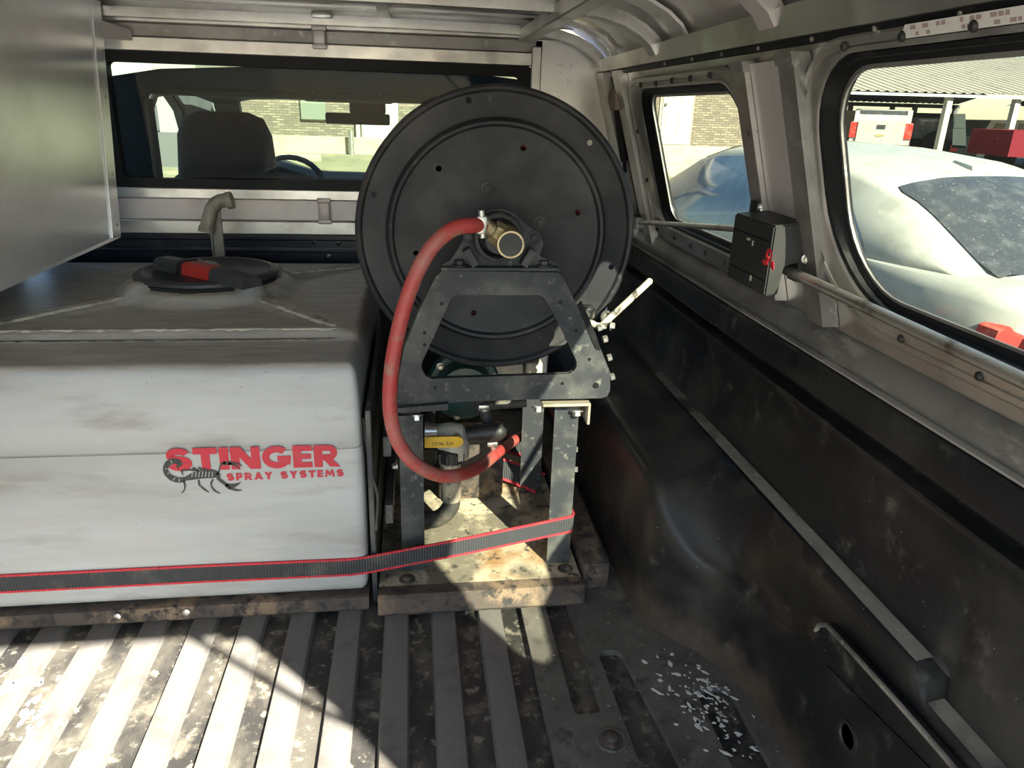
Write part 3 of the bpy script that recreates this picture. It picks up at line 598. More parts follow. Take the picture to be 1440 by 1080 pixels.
zs = [(0.44, .003), (0.40, .004), (0.338, .005), (0.3365, .0028), (0.334, .0028), (0.3325, .006), (0.25, .007), (0.12, .007), (0.05, .005), (0.040, .002), (0.032, -.006), (0.030, -.016)]
mb.loft([border] + [[off(p, d, z) for p in border] for z, d in zs], True, False, True)
mb.build('body', TANK, t, angle=60)
# crusted crest of the shoulder, and of the moulded ribs
def ridge_strip(pts, side, w, nm, M_, jit=.3):
    pts = [V(p) for p in pts]; side = V(side).normalized(); loops = []; n = len(pts)
    for i, p in enumerate(pts):
        a, b = w / 2 * random.uniform(1 - jit, 1 + jit), w / 2 * random.uniform(1 - jit, 1 + jit); k = min(1.0, (min(i, n - 1 - i) + .3) / 3)
        q = V((0, 0, -.004)); loops.append([p + side * a * k + q, p + side * a * k * .7, p - side * b * k * .7, p - side * b * k + q])
    mb = MB(); mb.loft(loops, True, True, True); return mb.build(nm, M_, t)
ridge_strip([(x, 1.373, TZ + tank_h(x, 1.373) + .0006) for x in [-1.0 + .0112 * k for k in range(79)]], (0, 1, 0), .011, 'shoulder_crest', CRUST)
CREASE_SHADE = mat('dark_crease_shade', (0.07, 0.062, 0.052), 0.8, 0, [(30, (0.14, 0.125, 0.105), 0.5, 0.7)])
ridge_strip([(x, 1.3575, TZ + tank_h(x, 1.3575) + .0006) for x in [-1.0 + .0112 * k for k in range(79)]], (0, .8, .45), .016, 'shoulder_shade', CREASE_SHADE, .15)  # dark strip painting in the shade at the foot of the shoulder step
for ex, ey in ((-.125, 1.40), (-.80, 1.42), (-.14, 1.99)):
    pts = [V((lerp(LC[0], ex, s), lerp(LC[1], ey, s), 0)) for s in [.44 + .018 * k for k in range(30)]]
    ax, ay = ex - LC[0], ey - LC[1]; L_ = math.hypot(ax, ay)
    # on the near or outer flank of the rib
    sgn = -1 if ey < LC[1] else -1
    nx, ny = (ay / L_, -ax / L_); 
    if ny > 0: nx, ny = -nx, -ny
    pts = [V((p.x + nx * .014, p.y + ny * .014, TZ + tank_h(p.x + nx * .014, p.y + ny * .014) + .0008)) for p in pts]
    ridge_strip([p + V((0, 0, .0015)) for p in pts], (nx, ny, 0), .024, 'rib_crest', CRUST)
mb = MB(); mb.lathe([(.180, TZ + .014), (.170, TZ + .030), (.148, TZ + .034)], (LC[0], LC[1], 0), (0, 0, 1), 48); mb.build('lid_collar', CRUST, t)
mb = MB(); zc = TZ + .030
mb.lathe([(.150, zc), (.153, zc + .004), (.148, zc + .006), (.1535, zc + .009), (.148, zc + .011), (.1545, zc + .014), (.1545, zc + .020), (.150, zc + .023), (.138, zc + .024), (.134, zc + .021), (.02, zc + .022)], (LC[0], LC[1], 0), (0, 0, 1), 56)
lid = mb.build('lid', LID, t)
ZL = zc + .022
h0, h1 = atZ(228, 362, ZL + .022), atZ(346, 387, ZL + .022); hd = (h1 - h0); hl = hd.length; hd.normalize(); hs = V((-hd.y, hd.x, 0))
def hseg(a, b, w0, w1, z0, z1, nm, M_):
    mb = MB()
    def q(s, w, z): return [h0 + hd * (s * hl) + hs * (w) + V((0, 0, z - h0.z)), h0 + hd * (s * hl) - hs * w + V((0, 0, z - h0.z))]
    loops = []
    for s, w, z in ((a, w0, z0), (a + .04, w0, z0 + .001), (b - .04, w1, z1 + .001), (b, w1, z1)):
        c_ = h0 + hd * (s * hl)
        loops.append([V((c_.x + hs.x * w, c_.y + hs.y * w, ZL - .002)), V((c_.x + hs.x * w * .85, c_.y + hs.y * w * .85, z - .006)), V((c_.x + hs.x * w * .5, c_.y + hs.y * w * .5, z)), V((c_.x - hs.x * w * .5, c_.y - hs.y * w * .5, z)), V((c_.x - hs.x * w * .85, c_.y - hs.y * w * .85, z - .006)), V((c_.x - hs.x * w, c_.y - hs.y * w, ZL - .002))])
    mb.loft(loops, True, True, True); return mb.build(nm, M_, lid, angle=30)
hseg(0.0, .30, .026, .026, ZL + .024, ZL + .026, 'grip', LID); hseg(.30, .34, .028, .028, ZL + .028, ZL + .028, 'grip_seam', BLACKPL)
hseg(.335, .70, .022, .022, ZL + .026, ZL + .026, 'latch', REDP); hseg(.68, 1.06, .026, .026, ZL + .026, ZL + .020, 'grip', LID)
# vent strip and bent breather pipe at the back of the tank
mb = MB(); p0, p1 = atY(311, 368, 1.97), atY(310, 286, 1.97); mb.box(p0.x - .014, p0.x + .012, 1.966, 1.974, .49, p1.z, .001, 1); mb.box(p0.x - .016, p0.x - .012, 1.955, 1.974, .49, p1.z, .001, 1); mb.build('vent_strip', GREYPVC, t, smooth=False)
mb = MB(); path = catmull([atY(320, 282, 1.96), atY(309, 283, 1.955), atY(299, 292, 1.95), atY(294, 306, 1.945), atY(290, 326, 1.94)], 6)
mb.tube(path, .017, 14); mb.build('breather_pipe', GREYPVC, t)
mb = MB(); mb.tube([path[0] + V((.012, 0, .002)), path[0] + V((-.002, 0, -.001))], .021, 14); mb.build('pipe_collar', GREYPVC, t)
mb = MB(); mb.tube([path[-3], path[-1] + (path[-1] - path[-3]) * .15], .020, 14); mb.build('pipe_collar', GREYPVC, t)
# printed name and scorpion emblem
FY = TY0 - .0075
def facemap(x0, z0, x1, z1, shear=0.0):
    return lambda a, b: V((x0 + a, FY, z0 + (z1 - z0) * (a / (x1 - x0)) + b))
def arcp(cx, cy, rx, ry, a0, a1, n=14): return [(cx + rx * math.cos(math.radians(a0 + (a1 - a0) * k / n)), cy + ry * math.sin(math.radians(a0 + (a1 - a0) * k / n))) for k in range(n + 1)]
def rc(x0, x1, y0, y1): return ('p', [(x0, y0), (x1, y0), (x1, y1), (x0, y1)])
SPATH = arcp(.47, .70, .31, .165, 12, 180, 10) + arcp(.47, .66, .31, .15, 190, 262, 5) + arcp(.49, .34, .33, .165, 82, 0, 6) + arcp(.49, .32, .33, .185, -8, -165, 10)
GL = {'S': (.96, [('s', SPATH, .29)]), 'T': (.92, [rc(0, .92, .72, 1), rc(.29, .63, 0, 1)]), 'I': (.36, [rc(0, .36, 0, 1)]),
      'N': (1.14, [rc(0, .34, 0, 1), rc(.80, 1.14, 0, 1), ('p', [(0, 1), (.40, 1), (1.14, 0), (.74, 0)])]),
      'G': (1.14, [('s', arcp(.57, .5, .42, .365, 42, 318, 20), .29), rc(.60, 1.13, .33, .56), rc(.86, 1.10, .16, .40)]),
      'E': (.76, [rc(0, .34, 0, 1), rc(0, .76, .75, 1), rc(0, .72, .385, .62), rc(0, .76, 0, .25)]),
      'R': (1.02, [rc(0, .34, 0, 1), ('s', [(.2, .865)] + arcp(.56, .65, .24, .215, 88, -88, 10) + [(.2, .435)], .27), ('p', [(.30, .44), (.66, .44), (1.04, 0), (.64, 0)])]),
      'P': (.86, [rc(0, .34, 0, 1), ('s', [(.2, .865)] + arcp(.54, .65, .20, .215, 88, -88, 10) + [(.2, .435)], .27)]),
      'A': (1.1, [('p', [(0, 0), (.34, 0), (.72, 1), (.38, 1)]), ('p', [(1.1, 0), (.76, 0), (.38, 1), (.72, 1)]), rc(.28, .82, .16, .36)]),
      'Y': (1.04, [('p', [(0, 1), (.38, 1), (.69, .42), (.35, .42)]), ('p', [(1.04, 1), (.66, 1), (.35, .42), (.69, .42)]), rc(.35, .69, 0, .48)]),
      'M': (1.3, [('p', [(.0, 0), (.30, 0), (.42, 1), (.16, 1)]), ('p', [(1.3, 0), (1.0, 0), (.88, 1), (1.14, 1)]), ('p', [(.16, 1), (.46, 1), (.78, .2), (.52, .2)]), ('p', [(1.14, 1), (.84, 1), (.52, .2), (.78, .2)])]), ' ': (.55, [])}
def block_word(word, gap, fmap, w, h):
    tot = sum(GL[c][0] for c in word) + gap * (len(word) - 1); mb = MB(); x = 0.0
    def q(a, b, lift): p = fmap((x + a) / tot * w, b * h); return p + V((0, lift, 0))
    n = 0
    for c in word:
        for sh in GL[c][1]:
            n += 1; lf = -.00003 * (n % 4)
            if sh[0] == 'p': mb.bm.faces.new([mb.bm.verts.new(q(a, b, lf)) for a, b in sh[1]])
            else:
                P_ = sh[1]; rows_ = []
                for i_, (a, b) in enumerate(P_):
                    a0, b0 = P_[max(i_ - 1, 0)]; a1, b1 = P_[min(i_ + 1, len(P_) - 1)]; d = math.hypot(a1 - a0, b1 - b0) or 1; nx, ny = -(b1 - b0) / d, (a1 - a0) / d
                    rows_.append([q(a + nx * sh[2] / 2, b + ny * sh[2] / 2, lf), q(a - nx * sh[2] / 2, b - ny * sh[2] / 2, lf)])
                mb.grid(rows_)
        x += GL[c][0] + gap
    return mb
block_word('STINGER', .07, facemap(-.424, .3005, -.134, .2995), .290, .0425).build('lettering', REDINK, t, smooth=False)
block_word('SPRAY SYSTEMS', .24, facemap(-.3285, .2785, -.1285, .2800), .200, .0140).build('lettering', REDINK, t, smooth=False)
mb = text_on('TM', facemap(-.134, .3435, -.128, .3435), .006, 0.002, 0.0, 1); mb.build('lettering', REDINK, t, smooth=False)
def zp(a, b): return atY(220 + a / 5.143, 610 + b / 5.143, FY - .0007)
emb = MB()
def stroke(pts, ws, sm=5):
    P_ = catmull([zp(a, b) for a, b in pts], sm) if len(pts) > 2 else [zp(*pts[0]), zp(*pts[1])]
    n = len(P_); k = 1.2 / 5143 * 1.0
    W = [ws[min(int(i / (n - 1) * (len(ws) - 1)), len(ws) - 2)] * (1 - ((i / (n - 1) * (len(ws) - 1)) - min(int(i / (n - 1) * (len(ws) - 1)), len(ws) - 2))) + ws[min(int(i / (n - 1) * (len(ws) - 1)), len(ws) - 2) + 1] * ((i / (n - 1) * (len(ws) - 1)) - min(int(i / (n - 1) * (len(ws) - 1)), len(ws) - 2)) for i in range(n)]
    rows_ = []
    for i, p in enumerate(P_):
        T = (P_[min(i + 1, n - 1)] - P_[max(i - 1, 0)]).normalized(); N = V((-T.z, 0, T.x)); w = W[i] * .000228 * .72
        rows_.append([p + N * w, p - N * w])
    emb.grid(rows_)
stroke([(163, 262), (150, 240), (166, 226), (162, 208), (135, 198), (103, 202), (78, 222), (66, 250), (70, 280), (92, 308), (125, 328), (165, 336), (205, 332)], [3, 8, 22, 30, 32, 30, 28, 26, 26, 28, 32, 30, 26])
stroke([(195, 332), (240, 318), (290, 302), (340, 292), (390, 290), (430, 296), (455, 315)], [16, 30, 44, 52, 52, 42, 18])
stroke([(435, 296), (452, 275), (458, 245), (470, 218), (500, 210)], [12, 8, 7, 8, 18]); stroke([(470, 216), (505, 214), (560, 212), (600, 222), (622, 238)], [16, 22, 14, 8, 2]); stroke([(520, 215), (555, 222), (585, 240), (605, 262)], [16, 12, 8, 2])
stroke([(440, 318), (468, 342), (495, 362), (520, 380)], [18, 18, 16, 18]); stroke([(498, 372), (530, 380), (560, 376), (590, 364), (612, 350)], [18, 30, 22, 10, 2]); stroke([(520, 388), (550, 400), (585, 409), (618, 410)], [22, 14, 12, 3])
for pts in ([(196, 340), (206, 372), (204, 405)], [(204, 405), (182, 430)], [(305, 335), (310, 370), (322, 382)], [(322, 382), (350, 405), (380, 425)], [(410, 330), (396, 355), (398, 380)], [(398, 380), (420, 412), (460, 432)], [(180, 268), (230, 262), (290, 266), (320, 280)], [(180, 268), (192, 300)], [(262, 245), (300, 268), (330, 282)], [(300, 245), (335, 262), (350, 280)], [(335, 248), (365, 262), (385, 278)]):
    stroke(pts, [9, 10, 5], 3)
emb.build('scorpion_emblem', BLACKINK, t, smooth=False)
mb = MB()
for a in (262, 288, 312, 336, 360, 384, 408):
    p = zp(a, 272); q = zp(a - 6, 312); n = V((.0006, 0, 0)); d = V((0, -.0003, 0)); mb.grid([[p - n + d, p + n + d], [q - n + d, q + n + d]])
for (a, b), (c_, d_) in (((60, 250), (80, 255)), ((80, 290), (100, 278)), ((120, 338), (135, 315)), ((165, 350), (165, 322)), ((105, 190), (112, 212))):
    p = zp(a, b); q = zp(c_, d_); T = (q - p).normalized(); n = V((-T.z, 0, T.x)) * .0006; d = V((0, -.0003, 0)); mb.grid([[p - n + d, p + n + d], [q - n + d, q + n + d]])
mb.build('emblem_lines', TANK, t, smooth=False)
# steel angle of the tray the tank stands in
mb = MB(); mb.loft([[V((x, 1.188, 0.0002)), V((x, 1.184, .006)), V((x, 1.190, .027)), V((x, 1.196, .0285)), V((x, 1.26, .0285)), V((x, 1.26, .0002))] for x in (-1.02, -0.094)], True, True, True)
tray = mb.build('tank_tray', SKIDR, label='black steel tray edge running under the white tank', category='tray', smooth=False)
for u, v in ((166, 866), (263, 860)):
    p = atY(u, v, 1.187); mb = MB(); mb.lathe([(.006, 0), (.006, .004), (.003, .005)], p, (0, -1, .2), 10); mb.build('bolt', STEEL, tray)

# ------------------------------------------------------------------ hose reel
HC = V((0.157, 1.375, 0.682)); HR = 0.257
t = thing('hose_reel', 'big black steel hose reel standing on the pump frame', 'hose reel', (HC.x, 1.45, 0.41))
def flange(y, sgn, holes):
    """sgn -1: outer face looks towards the tailgate"""
    s = sgn; mb = MB()
    prof = [(.030, .000), (.185, .000), (.190, .001), (.194, .008), (.199, .009), (.203, .004), (.206, -.002), (.210, -.003), (.247, -.003), (.251, 0.004), (.256, .006), (.2605, .002), (.2605, -.006), (.256, -.009), (.250, -.0045), (.210, -.0065), (.206, -.0055), (.203, .000), (.199, .0055), (.194, .0045), (.190, -.0025), (.185, -.0035), (.030, -.0035)]
    mb.lathe([(r, h) for r, h in prof] , (HC.x, y, HC.z), (0, s, 0), 112, False, False)
    bm = mb.bm
    o = mb.build('flange', BLACKP, t, angle=28)
    if holes:
        cb = MB()
        for px_, r in holes:
            p = atY(px_[0], px_[1], y); cb.lathe([(r, -.03), (r, .03)], (p.x, y, p.z), (0, 1, 0), 14)
        cut = cb.build('cutter', BLACKP, t, smooth=False)
        md = o.modifiers.new('b', 'BOOLEAN'); md.operation = 'DIFFERENCE'; md.object = cut; md.solver = 'EXACT'
        bpy.context.view_layer.update()
        me = bpy.data.meshes.new_from_object(o.evaluated_get(bpy.context.evaluated_depsgraph_get()))
        o.modifiers.remove(md)
        if len(me.polygons) > 200: o.data = me
        bpy.data.objects.remove(cut)
    return o
HOLES = [((659, 141), .0058), ((526, 274), .0055), ((585, 356), .005), ((830, 201), .0052), ((860, 376), .0056), ((617, 237), .0056), ((736, 208), .0056), ((813, 299), .0056), ((666, 440), .0056), ((674, 299), .0032), ((712, 289), .0032), ((549, 470), .0055)]
fl = flange(HC.y, -1, HOLES); flange(HC.y + .30, 1, [])
mb = MB(); mb.lathe([(.030, -.001), (.034, -.001), (.034, .004), (.030, .004)], HC, (0, 1, 0), 24, False, False); mb.lathe([(.105, .004), (.105, .296)], HC, (0, 1, 0), 40); mb.build('drum', BLACKF, t)
for u, v in ((686, 265), (759, 313)):
    mb = MB(); mb.bolt(atY(u, v, HC.y - .001), (0, -1, 0), .0085, .008); mb.build('flange_bolt', BLACKF, fl)
# side frame, front and rear
YS = 1.235
fo = [(622, 381), (784, 383), (791, 389), (808, 422), (828, 452), (845, 491), (858, 524), (858, 549), (854, 557), (846, 560), (736, 562), (648, 565), (556, 575), (558, 545), (568, 490), (588, 440), (612, 390)]
fi = [(641, 415), (758, 415), (764, 418), (770, 426), (793, 470), (811, 508), (811, 515), (807, 522), (800, 526), (620, 532), (607, 533), (598, 528), (593, 519), (593, 511), (607, 480), (625, 440), (634, 420)]
def f2(pts, y): return [(p.x, p.z) for p in (atY(u, v, y) for u, v in pts)]
FO, FI = f2(fo, YS), f2(fi, YS)
def side_frame(y, sgn):
    mb = MB(); mb.plate(FO, [FI], .005, lambda a, b, h: V((a, y + h * 1.0, b)))
    o = mb.build('side_frame', BLACKF, t, smooth=False)
    cx_, cz_ = .155, .52
    for lp, nm, dep in ((FO, 'frame_flange', .034), (FI, 'frame_lip', .012)):
        mb = MB(); k = .0035
        def ins(a, b, s): d = math.hypot(a - cx_, b - cz_); return (a + (cx_ - a) / d * s, b + (cz_ - b) / d * s)
        s = k if lp is FO else -k
        mb.loft([[V((a, y + .001, b)) for a, b in lp], [V((a, y + dep * sgn, b)) for a, b in lp], [V((*ins(a, b, s)[:1], y + dep * sgn, ins(a, b, s)[1])) for a, b in lp], [V((ins(a, b, s)[0], y + .001, ins(a, b, s)[1])) for a, b in lp]])
        mb.build(nm, BLACKF, o, angle=25)
    return o
sf = side_frame(YS, 1); side_frame(YS + .60 - .02, -1)
for u, v in ((621, 427), (788, 425), (597, 468), (810, 465), (829, 505), (791, 539), (597, 485), (612, 545)):
    p = atY(u, v, YS - .0005); mb = MB(); mb.lathe([(.003, 0), (.003, .0012)], p, (0, -1, 0), 10); mb.build('punched_hole', RUBBER, sf)
mb = MB(); mb.lathe([(.0055, 0), (.0055, .0014)], atY(838, 542, YS - .0005), (0, -1, 0), 14); mb.build('punched_hole', RUBBER, sf)
for u, v in ((838, 462), (846, 478), (852, 504), (856, 531)):
    p = atY(u, v, YS + .014); mb = MB(); mb.bolt(p + V((.001, 0, 0)), (1, 0, .25), .007, .009, False); mb.build('frame_bolt', STEEL, sf)
for u, v in ((605, 420), (595, 440), (585, 462)):
    pass
# bearing block on top of the frame
bx = atY(698, 335, YS); top = [(612, 381), (632, 379), (637, 372)]
bp = [(621, 381), (622, 374), (634, 368), (645, 352), (660, 324), (672, 306), (690, 296), (708, 295), (726, 302), (742, 318), (760, 330), (766, 345), (760, 362), (776, 368), (787, 374), (786, 382)]
mb = MB(); mb.plate(f2(bp, YS), [circ(*f2([(700, 333)], YS)[0], .034, 24)], .010, lambda a, b, h: V((a, YS + .012 + h, b)))
bb = mb.build('bearing_block', BLACKF, t, smooth=False)
zf = atY(700, 378, YS).z
mb = MB(); mb.box(atY(620, 378, YS).x, atY(787, 378, YS).x, YS - .006, YS + .045, zf - .003, zf + .003, .001, 1); mb.build('foot_plate', BLACKF, bb, smooth=False)
cR = atY(700, 333, YS); cR.y = YS
mb = MB(); mb.lathe([(.031, .02), (.031, -.012), (.034, -.016), (.040, -.014), (.042, -.006), (.042, .02)], cR, (0, 1, 0), 32, False, False); mb.build('bearing_ring', BLACKP, bb)
for u, v in ((646, 366), (765, 367)):
    p = atY(u, v, YS + .01); p.z = zf + .003; mb = MB(); mb.bolt(p, (0, 0, 1), .009, .009); mb.build('mounting_bolt', BLACKF, bb)
for u, v in ((661, 333), (751, 334)):
    mb = MB(); mb.bolt(atY(u, v, YS + .012), (0, -1, 0), .0075, .007); mb.build('mounting_bolt', BLACKF, bb)
for (u0, v0), (u1, v1) in (((655, 350), (668, 372)), ((748, 350), (735, 372))):
    mb = MB(); a, b = atY(u0, v0, YS), atY(u1, v1, YS); mb.bar([a + V((0, 0, 0)), b], (0, 1, 0), .03, .012); mb.build('web', BLACKF, bb, smooth=False)
# shaft and swivel elbow
mb = MB(); mb.lathe([(.024, 0), (.024, .18)], V((cR.x, YS - .03, cR.z)), (0, 1, 0), 24); mb.build('shaft', BLACKP, t)
ce = atY(718, 344, 1.155)
mb = MB(); mb.lathe([(.0215, -.002), (.0225, .004), (.0225, .075)], ce, (0, 1, 0), 26); sw = mb.build('swivel', BRASS, t)
mb = MB(); mb.lathe([(.0185, -.0025), (.0195, -.0005)], ce, (0, 1, 0), 22); mb.build('swivel_face', BLACKP, sw)
nd = (atY(682, 322, 1.15) - atY(718, 344, 1.16)).normalized(); n0 = ce + V((0, .03, .002))
mb = MB(); mb.lathe([(.0185, .014), (.0185, .030), (.0165, .032)], n0, nd, 6); mb.lathe([(.012, .03), (.012, .055)], n0, nd, 12); mb.build('elbow_nut', BRASS, sw)
# release lever
a, b = atY(845, 459, 1.27), atY(913, 396, 1.27)
mb = MB(); mb.tube([a, b], .0062, 12); mb.sphere(b, .0064); lv = mb.build('release_lever', WORN, t)
mb = MB(); mb.tube([atY(828, 452, 1.25), atY(838, 458, 1.26), atY(850, 459, 1.27)], .006, 10); mb.box(*sorted((atY(818, 440, 1.25).x, atY(836, 440, 1.25).x)), 1.245, 1.275, atY(830, 448, 1.25).z, atY(830, 432, 1.25).z, .004); mb.build('lever_pivot', WORN, lv)
mb = MB(); mb.bolt(atY(858, 458, 1.265), (1, -.3, 0), .006, .008); mb.build('pivot_bolt', STEEL, lv)
mb = MB(); p = atY(853, 446, 1.28); mb.lathe([(.011, -.004), (.013, 0), (.011, .004), (.008, .003), (.008, -.003)], p, (.4, -1, .3), 16); mb.build('spring_coil', STEEL, lv)
mb = MB(); q = [atY(u, v, YS - .003) for u, v in ((812, 430), (818, 424), (838, 470), (845, 492), (838, 490))]; mb.hexa(q, [p + V((0, .006, 0)) for p in q]); mb.build('brake_strap', RUBBER, lv, smooth=False)

# hose: wound coil plus the lead that loops down to the pump
t = thing('red_hose', 'dusty red rubber hose looping from the reel hub', 'hose', (0.157, 1.45, 0.42))
mb = MB(); pts = []
for k in range(0, 11 * 28):
    a = 2 * math.pi * k / 28; pts.append(V((HC.x + .195 * math.cos(a), HC.y + .022 + .0235 * k / 28, HC.z + .195 * math.sin(a))))
mb.tube(pts, .0125, 8); pts = []
for k in range(0, 10 * 28):
    a = 2 * math.pi * k / 28; pts.append(V((HC.x + .172 * math.cos(a), HC.y + .034 + .0235 * k / 28, HC.z + .172 * math.sin(a))))
mb.tube(pts, .0125, 8); mb.build('coil', REDHOSE, t)
P = [n0 + nd * .05] + [atY(664, 317, 1.145), atY(640, 321, 1.13), atY(613, 341, 1.118), atY(592, 372, 1.11), atY(574, 415, 1.105), atY(559, 470, 1.10), atY(550, 525, 1.098), atY(549, 580, 1.10), atY(560, 622, 1.105), atY(584, 652, 1.115), atY(615, 668, 1.135), atY(645, 668, 1.165), atY(675, 656, 1.25), atY(703, 634, 1.42), atY(722, 620, 1.56), atY(738, 610, 1.68), atY(752, 604, 1.78)]
mb = MB(); mb.tube(catmull(P, 10), .0118, 18); mb.build('lead', REDHOSE, t)
c0 = n0 + nd * .048; mb = MB(); mb.lathe([(.0135, 0), (.0148, .001), (.0148, .013), (.0135, .014)], c0, nd, 20, False, False); cl_ = mb.build('hose_clamp', STEEL, t)
p = c0 + nd * .007 + V((0, -.017, 0)); mb = MB(); mb.box(p.x - .008, p.x + .008, p.y - .006, p.y + .004, p.z - .014, p.z + .014, .003); mb.tube([p + V((0.002, 0, -.02)), p + V((-.001, 0, .022))], .005, 10); mb.build('clamp_screw', STEEL, cl_)

# ------------------------------------------------------------------ pump skid
t = thing('pump_skid', 'rusty black steel pump frame under the hose reel', 'frame', (0.12, 1.4, 0.0))
mb = MB(); mb.box(-.075, .318, 1.19, 1.80, .034, .041, .001, 1); mb.build('base_plate', SKID, t, smooth=False)
mb = MB(); mb.loft([[V((x, 1.166, .0002)), V((x, 1.158, .010)), V((x, 1.166, .036)), V((x, 1.172, .0415)), V((x, 1.20, .0415)), V((x, 1.20, .0002))] for x in (-.076, .318)], True, True, True); mb.build('front_angle', SKIDR, t, angle=30)
mb = MB(); mb.box(.326, .380, 1.215, 1.80, .0002, .058, .004); mb.build('side_rail', SKIDR, t)
mb = MB(); mb.box(-.088, -.078, 1.21, 1.80, .0002, .40, .002); mb.build('side_plate', BLACKF, t, smooth=False)
def leg(x0, x1, y, zb, ztp, M_=BLACKF):
    mb = MB(); th = .004
    mb.plate([(x0, y), (x1, y), (x1, y + .035), (x1 - th, y + .035), (x1 - th, y + th), (x0, y + th)], [], ztp - zb, lambda a, b, h: V((a, b, zb + h))); return mb.build('leg', M_, t, smooth=False)
l1 = leg(-.031, .013, 1.25, .0415, .372); l2 = leg(.258, .304, 1.25, .0415, .388); leg(.246, .296, 1.56, .0415, .41); leg(-.031, .013, 1.62, .0415, .41)
for u, v in ((597, 775), (735, 690), (795, 800), (573, 815)):
    p = atZ(u, v, .0415); mb = MB(); mb.bolt(p, (0, 0, 1), .010, .007); mb.build('base_bolt', SKIDR, t)
# angle brackets carrying the reel
p0, p1 = atY(762, 566, 1.24), atY(829, 568, 1.24)
CREAMST = mat('bare_bracket_edge', (0.45, 0.40, 0.30), 0.5, 0.5, [(30, (0.2, 0.17, 0.12), 0.5, 0.75)])
mb = MB(); mb.box(p0.x, p1.x, 1.228, 1.30, p0.z - .005, p0.z, .001, 1); mb.box(p1.x - .005, p1.x, 1.228, 1.30, p0.z - .042, p0.z - .003, .001, 1); mb.build('bracket', CREAMST, t, smooth=False)
p0, p1 = atY(557, 573, 1.23), atY(630, 573, 1.23)
mb = MB(); mb.hexa([V((p0.x, 1.222, p0.z - .008)), V((p1.x, 1.222, p0.z - .004)), V((p1.x, 1.30, p0.z - .004)), V((p0.x, 1.30, p0.z - .008))], [V((p0.x, 1.222, p0.z + .0015)), V((p1.x, 1.222, p0.z + .008)), V((p1.x, 1.30, p0.z + .008)), V((p0.x, 1.30, p0.z + .0015))]); mb.build('bracket', BLACKF, t, smooth=False)
for u, v in ((586, 583), (811, 577), (757, 571)):
    mb = MB(); mb.bolt(atY(u, v, 1.245), (0, -.3, -1), .008, .010); mb.build('bracket_bolt', STEEL, t)
for u, v, a in ((558, 655, -1), (806, 632, 1), (806, 660, 1), (557, 607, -1)):
    p = atY(u, v, 1.262); mb = MB(); mb.bolt(p, (a, -.2, 0), .006, .008); mb.build('leg_bolt', STEEL, t)
mb = MB(); mb.box(-.06, -.045, 1.23, 1.75, .30, .34, .002); mb.box(-.06, -.045, 1.23, 1.75, .16, .20, .002); mb.build('side_rail', BLACKF, t, smooth=False)

# pump, plumbing and valve on the skid
t = thing('spray_pump', 'dark green diaphragm pump in the shade behind the valve', 'pump', (0.10, 1.55, 0.042))
mb = MB(); c = V((.105, 1.47, .335)); mb.lathe([(.02, -.02), (.055, -.015), (.062, 0), (.062, .10), (.05, .13), (.02, .14)], c, (0, 1, 0), 28); mb.build('pump_head', GREENP, t)
mb = MB(); mb.lathe([(.075, -.006), (.080, 0), (.080, .016), (.075, .02)], c + V((0, .03, 0)), (0, 1, 0), 28); mb.build('pump_flange', GREENP, t)
for k in range(6):
    a = k * math.pi / 3 + .3; mb = MB(); mb.bolt(c + V((.069 * math.cos(a), .024, .069 * math.sin(a))), (0, -1, 0), .006, .008); mb.build('head_bolt', STEEL, t)
mb = MB(); mb.lathe([(.07, 0), (.075, .01), (.075, .16), (.06, .17)], V((.13, 1.58, .30)), (0, 1, 0), 28); mb.build('motor', BLACKP, t)
mb = MB(); mb.box(.05, .20, 1.52, 1.76, .0415, .24, .01); mb.build('motor_foot', SKIDR, t)
for (u0, v0, u1, v1) in ((655, 530, 690, 513), (695, 530, 735, 508), (738, 524, 762, 506)):
    a, b = atY(u0, v0, 1.52), atY(u1, v1, 1.52); mb = MB(); mb.box(a.x, b.x, 1.50, 1.58, a.z - .02, b.z, .006); mb.build('cast_block', PALEPL, t)
mb = MB(); mb.tube(catmull([atY(672, 556, 1.42), atY(681, 575, 1.40), atY(687, 598, 1.385), atY(692, 622, 1.37)], 6), .0125, 14); mb.build('suction_hose', GREYHOSE, t)
mb = MB(); mb.tube([atY(690, 570, 1.45), atY(740, 566, 1.45)], .010, 12); mb.build('outlet_pipe', GREYHOSE, t)
for (u, v, y, ax) in ((681, 572, 1.40, (0.2, 0, -1)), (693, 624, 1.365, (1, 0, 0))):
    mb = MB(); mb.lathe([(.0155, -.005), (.0165, -.004), (.0165, .004), (.0155, .005)], atY(u, v, y), ax, 18); q = atY(u, v, y - .018); mb.box(q.x - .012, q.x + .010, q.y - .006, q.y + .004, q.z - .005, q.z + .005, .002); mb.build('hose_clamp', STEEL, t)

t = thing('ball_valve', 'ball valve with a yellow lever below the reel frame', 'valve', (0.08, 1.33, 0.12))
vc = atY(636, 622, 1.35)
mb = MB(); mb.lathe([(.024, -.03), (.028, -.02), (.030, 0), (.026, .02), (.012, .03)], vc + V((.0, 0, .012)), (1, 0, 0), 20); mb.lathe([(.030, -.03), (.030, 0.012), (.022, .026)], vc + V((.004, 0, .0)), (0, 0, 1), 20); mb.build('valve_body', PALEPL, t)
mb = MB(); mb.tube([atY(655, 612, 1.35), atY(676, 609, 1.35)], .016, 16); mb.tube([atY(673, 609, 1.35), atY(701, 607, 1.35)], .0185, 16); mb.sphere(atY(700, 607, 1.35), .0185); mb.build('outlet_elbow', BLACKPL, t)
mb = MB(); mb.tube([atY(600, 606, 1.36), atY(620, 606, 1.36)], .015, 16); mb.tube([atY(597, 606, 1.36), atY(603, 606, 1.36)], .019, 16); mb.build('inlet_union', STEEL, t)
